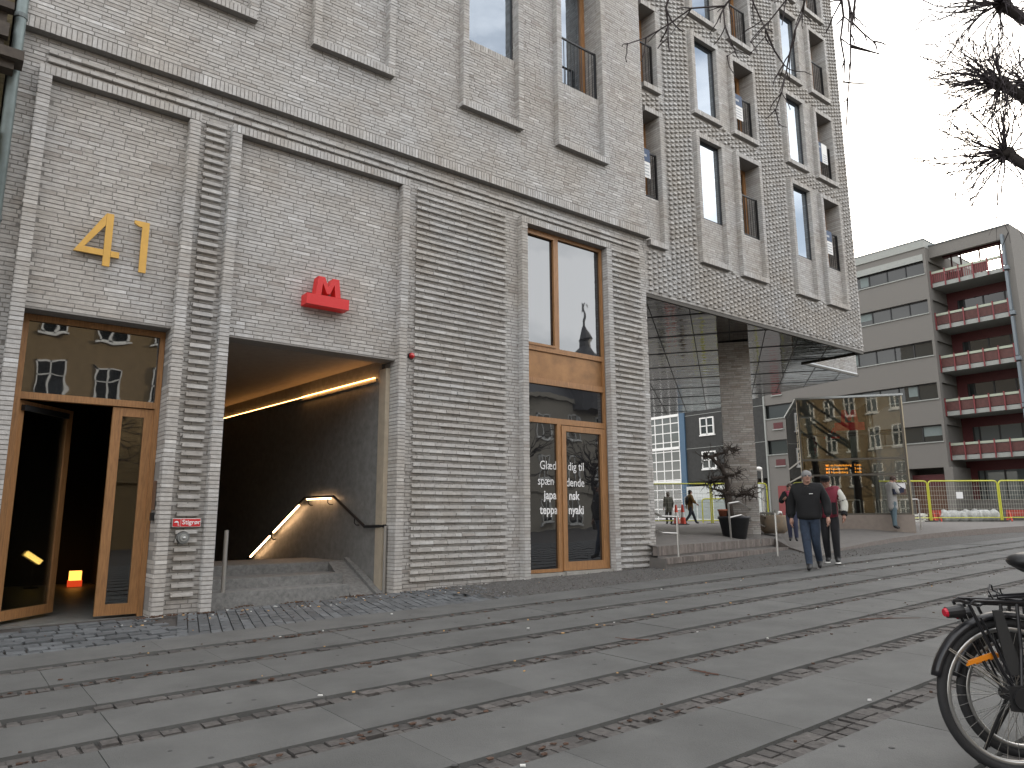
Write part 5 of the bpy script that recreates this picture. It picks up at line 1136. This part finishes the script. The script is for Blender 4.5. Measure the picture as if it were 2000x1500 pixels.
def x_gw(e, J, S, hv):
    b = MB(); c = J['pel']+Vector((.12*S, .09*S, .17*S)); b.hexa([c+Vector(q)*S for q in ((-.02, -.12, -.07), (.03, -.12, -.07), (.03, .06, -.03), (-.02, .06, -.03), (-.02, -.13, .03), (.03, -.13, .03), (.03, .07, .05), (-.02, .07, .05))]); b.tube([c+Vector((0, -.1, .03))*S, J['sr']+Vector((0, .0, .05))*S, c+Vector((0, .06, .04))*S], .007*S, 6); b.build('bag', [M_NAVY], e)
    b = MB(); m_ = (J['wl']+J['wr'])/2+Vector((0, .05*S, .03*S)); b.box(m_.x-.02*S, m_.x+.02*S, m_.y-.004*S, m_.y+.004*S, m_.z-.03*S, m_.z+.05*S); b.build('phone', [M_BLACK], e)
    b = MB(); b.torus(J['nec']+Vector((0, .005*S, .005*S)), (0, .35, 1), .046*S, .017*S, 18, 7); b.build('collar', [M_GCOAT], e, True)
wp = Vector((21.86, 10.1, -.345))
person(wp, face_to((.80, -.60)), 1.585, 'woman in long light grey coat looking at her phone before the glass pavilion', M_GCOAT, M_LJ, M_SHOE, M_DKB,
       dict(el=(-.135, .03, .645), wl=(-.05, .13, .665), er=(.135, .03, .645), wr=(.05, .13, .66), kl=(-.05, .02, .275), al=(-.055, .05, .045), tl=(-.06, .125, .016), kr=(.05, -.01, .275), ar=(.055, -.035, .045), tr=(.06, .04, .016)), coat=.165, hairlong=False, extra=x_gw, headtilt=R(26))
M_OLV = mat('grey_green_coat', (.085, .085, .07), .9, var=.2, vscale=20); M_MUS = mat('mustard_coat', (.125, .075, .022), .9, var=.2, vscale=20)
person((25.48, 21.45, -.28), face_to((.35, .9)), 1.45, 'distant walker in a grey green coat seen from behind', M_OLV, M_TRO, M_SHOE, M_DKB, dict(kl=(-.05, .05, .275), al=(-.05, .03, .045), kr=(.05, -.01, .275), ar=(.05, -.07, .06)), coat=.13, hairlong=True)
def x_bp(e, J, S, hv):
    b = MB(); b.ball(J['che']+Vector((0, -.11*S, -.03*S)), .085*S, 12, 8, (1, .65, 1.35)); b.build('backpack', [M_BLACK], e, True)
person((25.41, 20.2, -.28), face_to((.82, -.57)), 1.50, 'distant woman in a mustard coat with a dark backpack striding to the right', M_MUS, mat('slate_trousers', (.03, .035, .045), .85), M_SHOE, M_DKH,
       dict(kl=(-.045, .09, .28), al=(-.045, .17, .055), tl=(-.05, .245, .045), kr=(.045, -.03, .275), ar=(.045, -.19, .07), tr=(.05, -.12, .02), er=(.13, .05, .65), wr=(.13, .14, .58), el=(-.13, -.06, .65), wl=(-.12, -.08, .52)), coat=.13, hairlong=True, extra=x_bp)
# ------------------------------------------------------------------ the other side of the street (seen in the glass)
M_OCH = mat('ochre_render', (.22, .155, .08), .9, var=.12, vscale=3); M_OROOF = mat('slate_roof', (.09, .09, .095), .6)
def townhouse(x0, wd_, nf, lab, m_):
    e = empty('townhouse', (x0, -19, -1.3), lab, 'building', 'houses on the other side of the street')
    hh = 2.9*nf+1
    b = MB(); b.box(0, wd_, -10, 0, 0, hh); b.box(-.1, wd_+.1, -.0, .3, hh-.4, hh); b.box(0, wd_, 0, .12, 3.0, 3.25); b.build('wall', [m_], e)
    b = MB(); b.hexa([(0, -10, hh), (wd_, -10, hh), (wd_, .3, hh), (0, .3, hh), (0, -6, hh+2.6), (wd_, -6, hh+2.6), (wd_, -2.4, hh+2.6), (0, -2.4, hh+2.6)]); b.build('roof', [M_OROOF], e)
    nw = int(wd_/2.3)
    for f in range(nf):
        for i in range(nw):
            xx = wd_/nw*(i+.5); z = .9+2.9*f; w2 = .55
            b = MB()
            for a in ((xx-w2, xx-w2+.08, z, z+1.7), (xx+w2-.08, xx+w2, z, z+1.7), (xx-.04, xx+.04, z, z+1.7), (xx-w2, xx+w2, z+1.62, z+1.7), (xx-w2, xx+w2, z, z+.08), (xx-w2, xx+w2, z+1.0, z+1.06)): b.box(a[0], a[1], .01, .07, a[2], a[3])
            b.box(xx-w2-.1, xx+w2+.1, .01, .14, z-.12, z-.01); o = b.build('window', [M_WHITE], e); g_ = MB(); g_.box(xx-w2+.05, xx+w2-.05, .008, .03, z+.05, z+1.65); g_.build('pane', [G_FAR], o)
    return e
townhouse(-44, 14.8, 4, 'ochre town house across the street mirrored in the pavilion', M_OCH); townhouse(-29, 14.8, 4, 'ochre town house across the street left of the camera', M_OCH)
townhouse(-14, 13.8, 4, 'ochre town house across the street with a long cornice', M_OCH); townhouse(0, 13.8, 4, 'ochre town house mirrored in the light above the open door', M_OCH)
townhouse(14, 13.8, 3, 'lower grey town house across the street', mat('grey_render', (.34, .31, .26), .9)); townhouse(28, 15.8, 3, 'grey town house with a turret mirrored in the shop window', MATS['grey_render'])
TT = empty('turret', (36, -19, 10.5), 'slate turret with a thin spire on the roof across the street', 'turret')
b = MB(); b.lathe((0, 0, 0), [(1.3, -3), (1.3, 0), (1.6, 0), (.9, 1.2), (.5, 1.6), (.5, 2.2), (.6, 2.3), (.15, 3.2), (.04, 5), (0, 5.1)], 12); b.build('roof', [M_OROOF], TT)
def bare_tree(x, y, lab, sd):
    r_ = random.Random(sd); e = empty('street_tree', (x, y, street(x, y)-.02), lab, 'tree', 'bare trees across the street')
    b = MB(); b.tube([(0, 0, -.1), (0, 0, 1.5), (.05, 0, 4)], [.2, .16, .12], 9); b.build('trunk', [M_BARK], e)
    b = MB()
    for _ in range(26): twigs(b, (0.05*r_.random(), 0, r_.uniform(2.6, 4.0)), (r_.gauss(0, 1), r_.gauss(0, 1), r_.uniform(.2, 1.5)), r_.uniform(1.6, 3.4), .045, 2, r_, .14, 0, 7)
    b.build('crown', [M_BARK], e)
for i, (x, y) in enumerate(((-1, -13.5), (3.6, -13), (8.5, -13.6), (25, -13), (31, -13.4), (-12, -12.5), (-17, -13))): bare_tree(x, y, 'bare street tree across the street mirrored in the glass', 50+i)
# ------------------------------------------------------------------ to metres
sc_ = Matrix.Scale(K, 4)
for me in bpy.data.meshes: me.transform(sc_)
for o in bpy.data.objects:
    if o.type in ('MESH', 'EMPTY'):
        o.location = o.location*K
        for mo in o.modifiers:
            if mo.type == 'SOLIDIFY': mo.thickness *= K
bpy.context.view_layer.update()
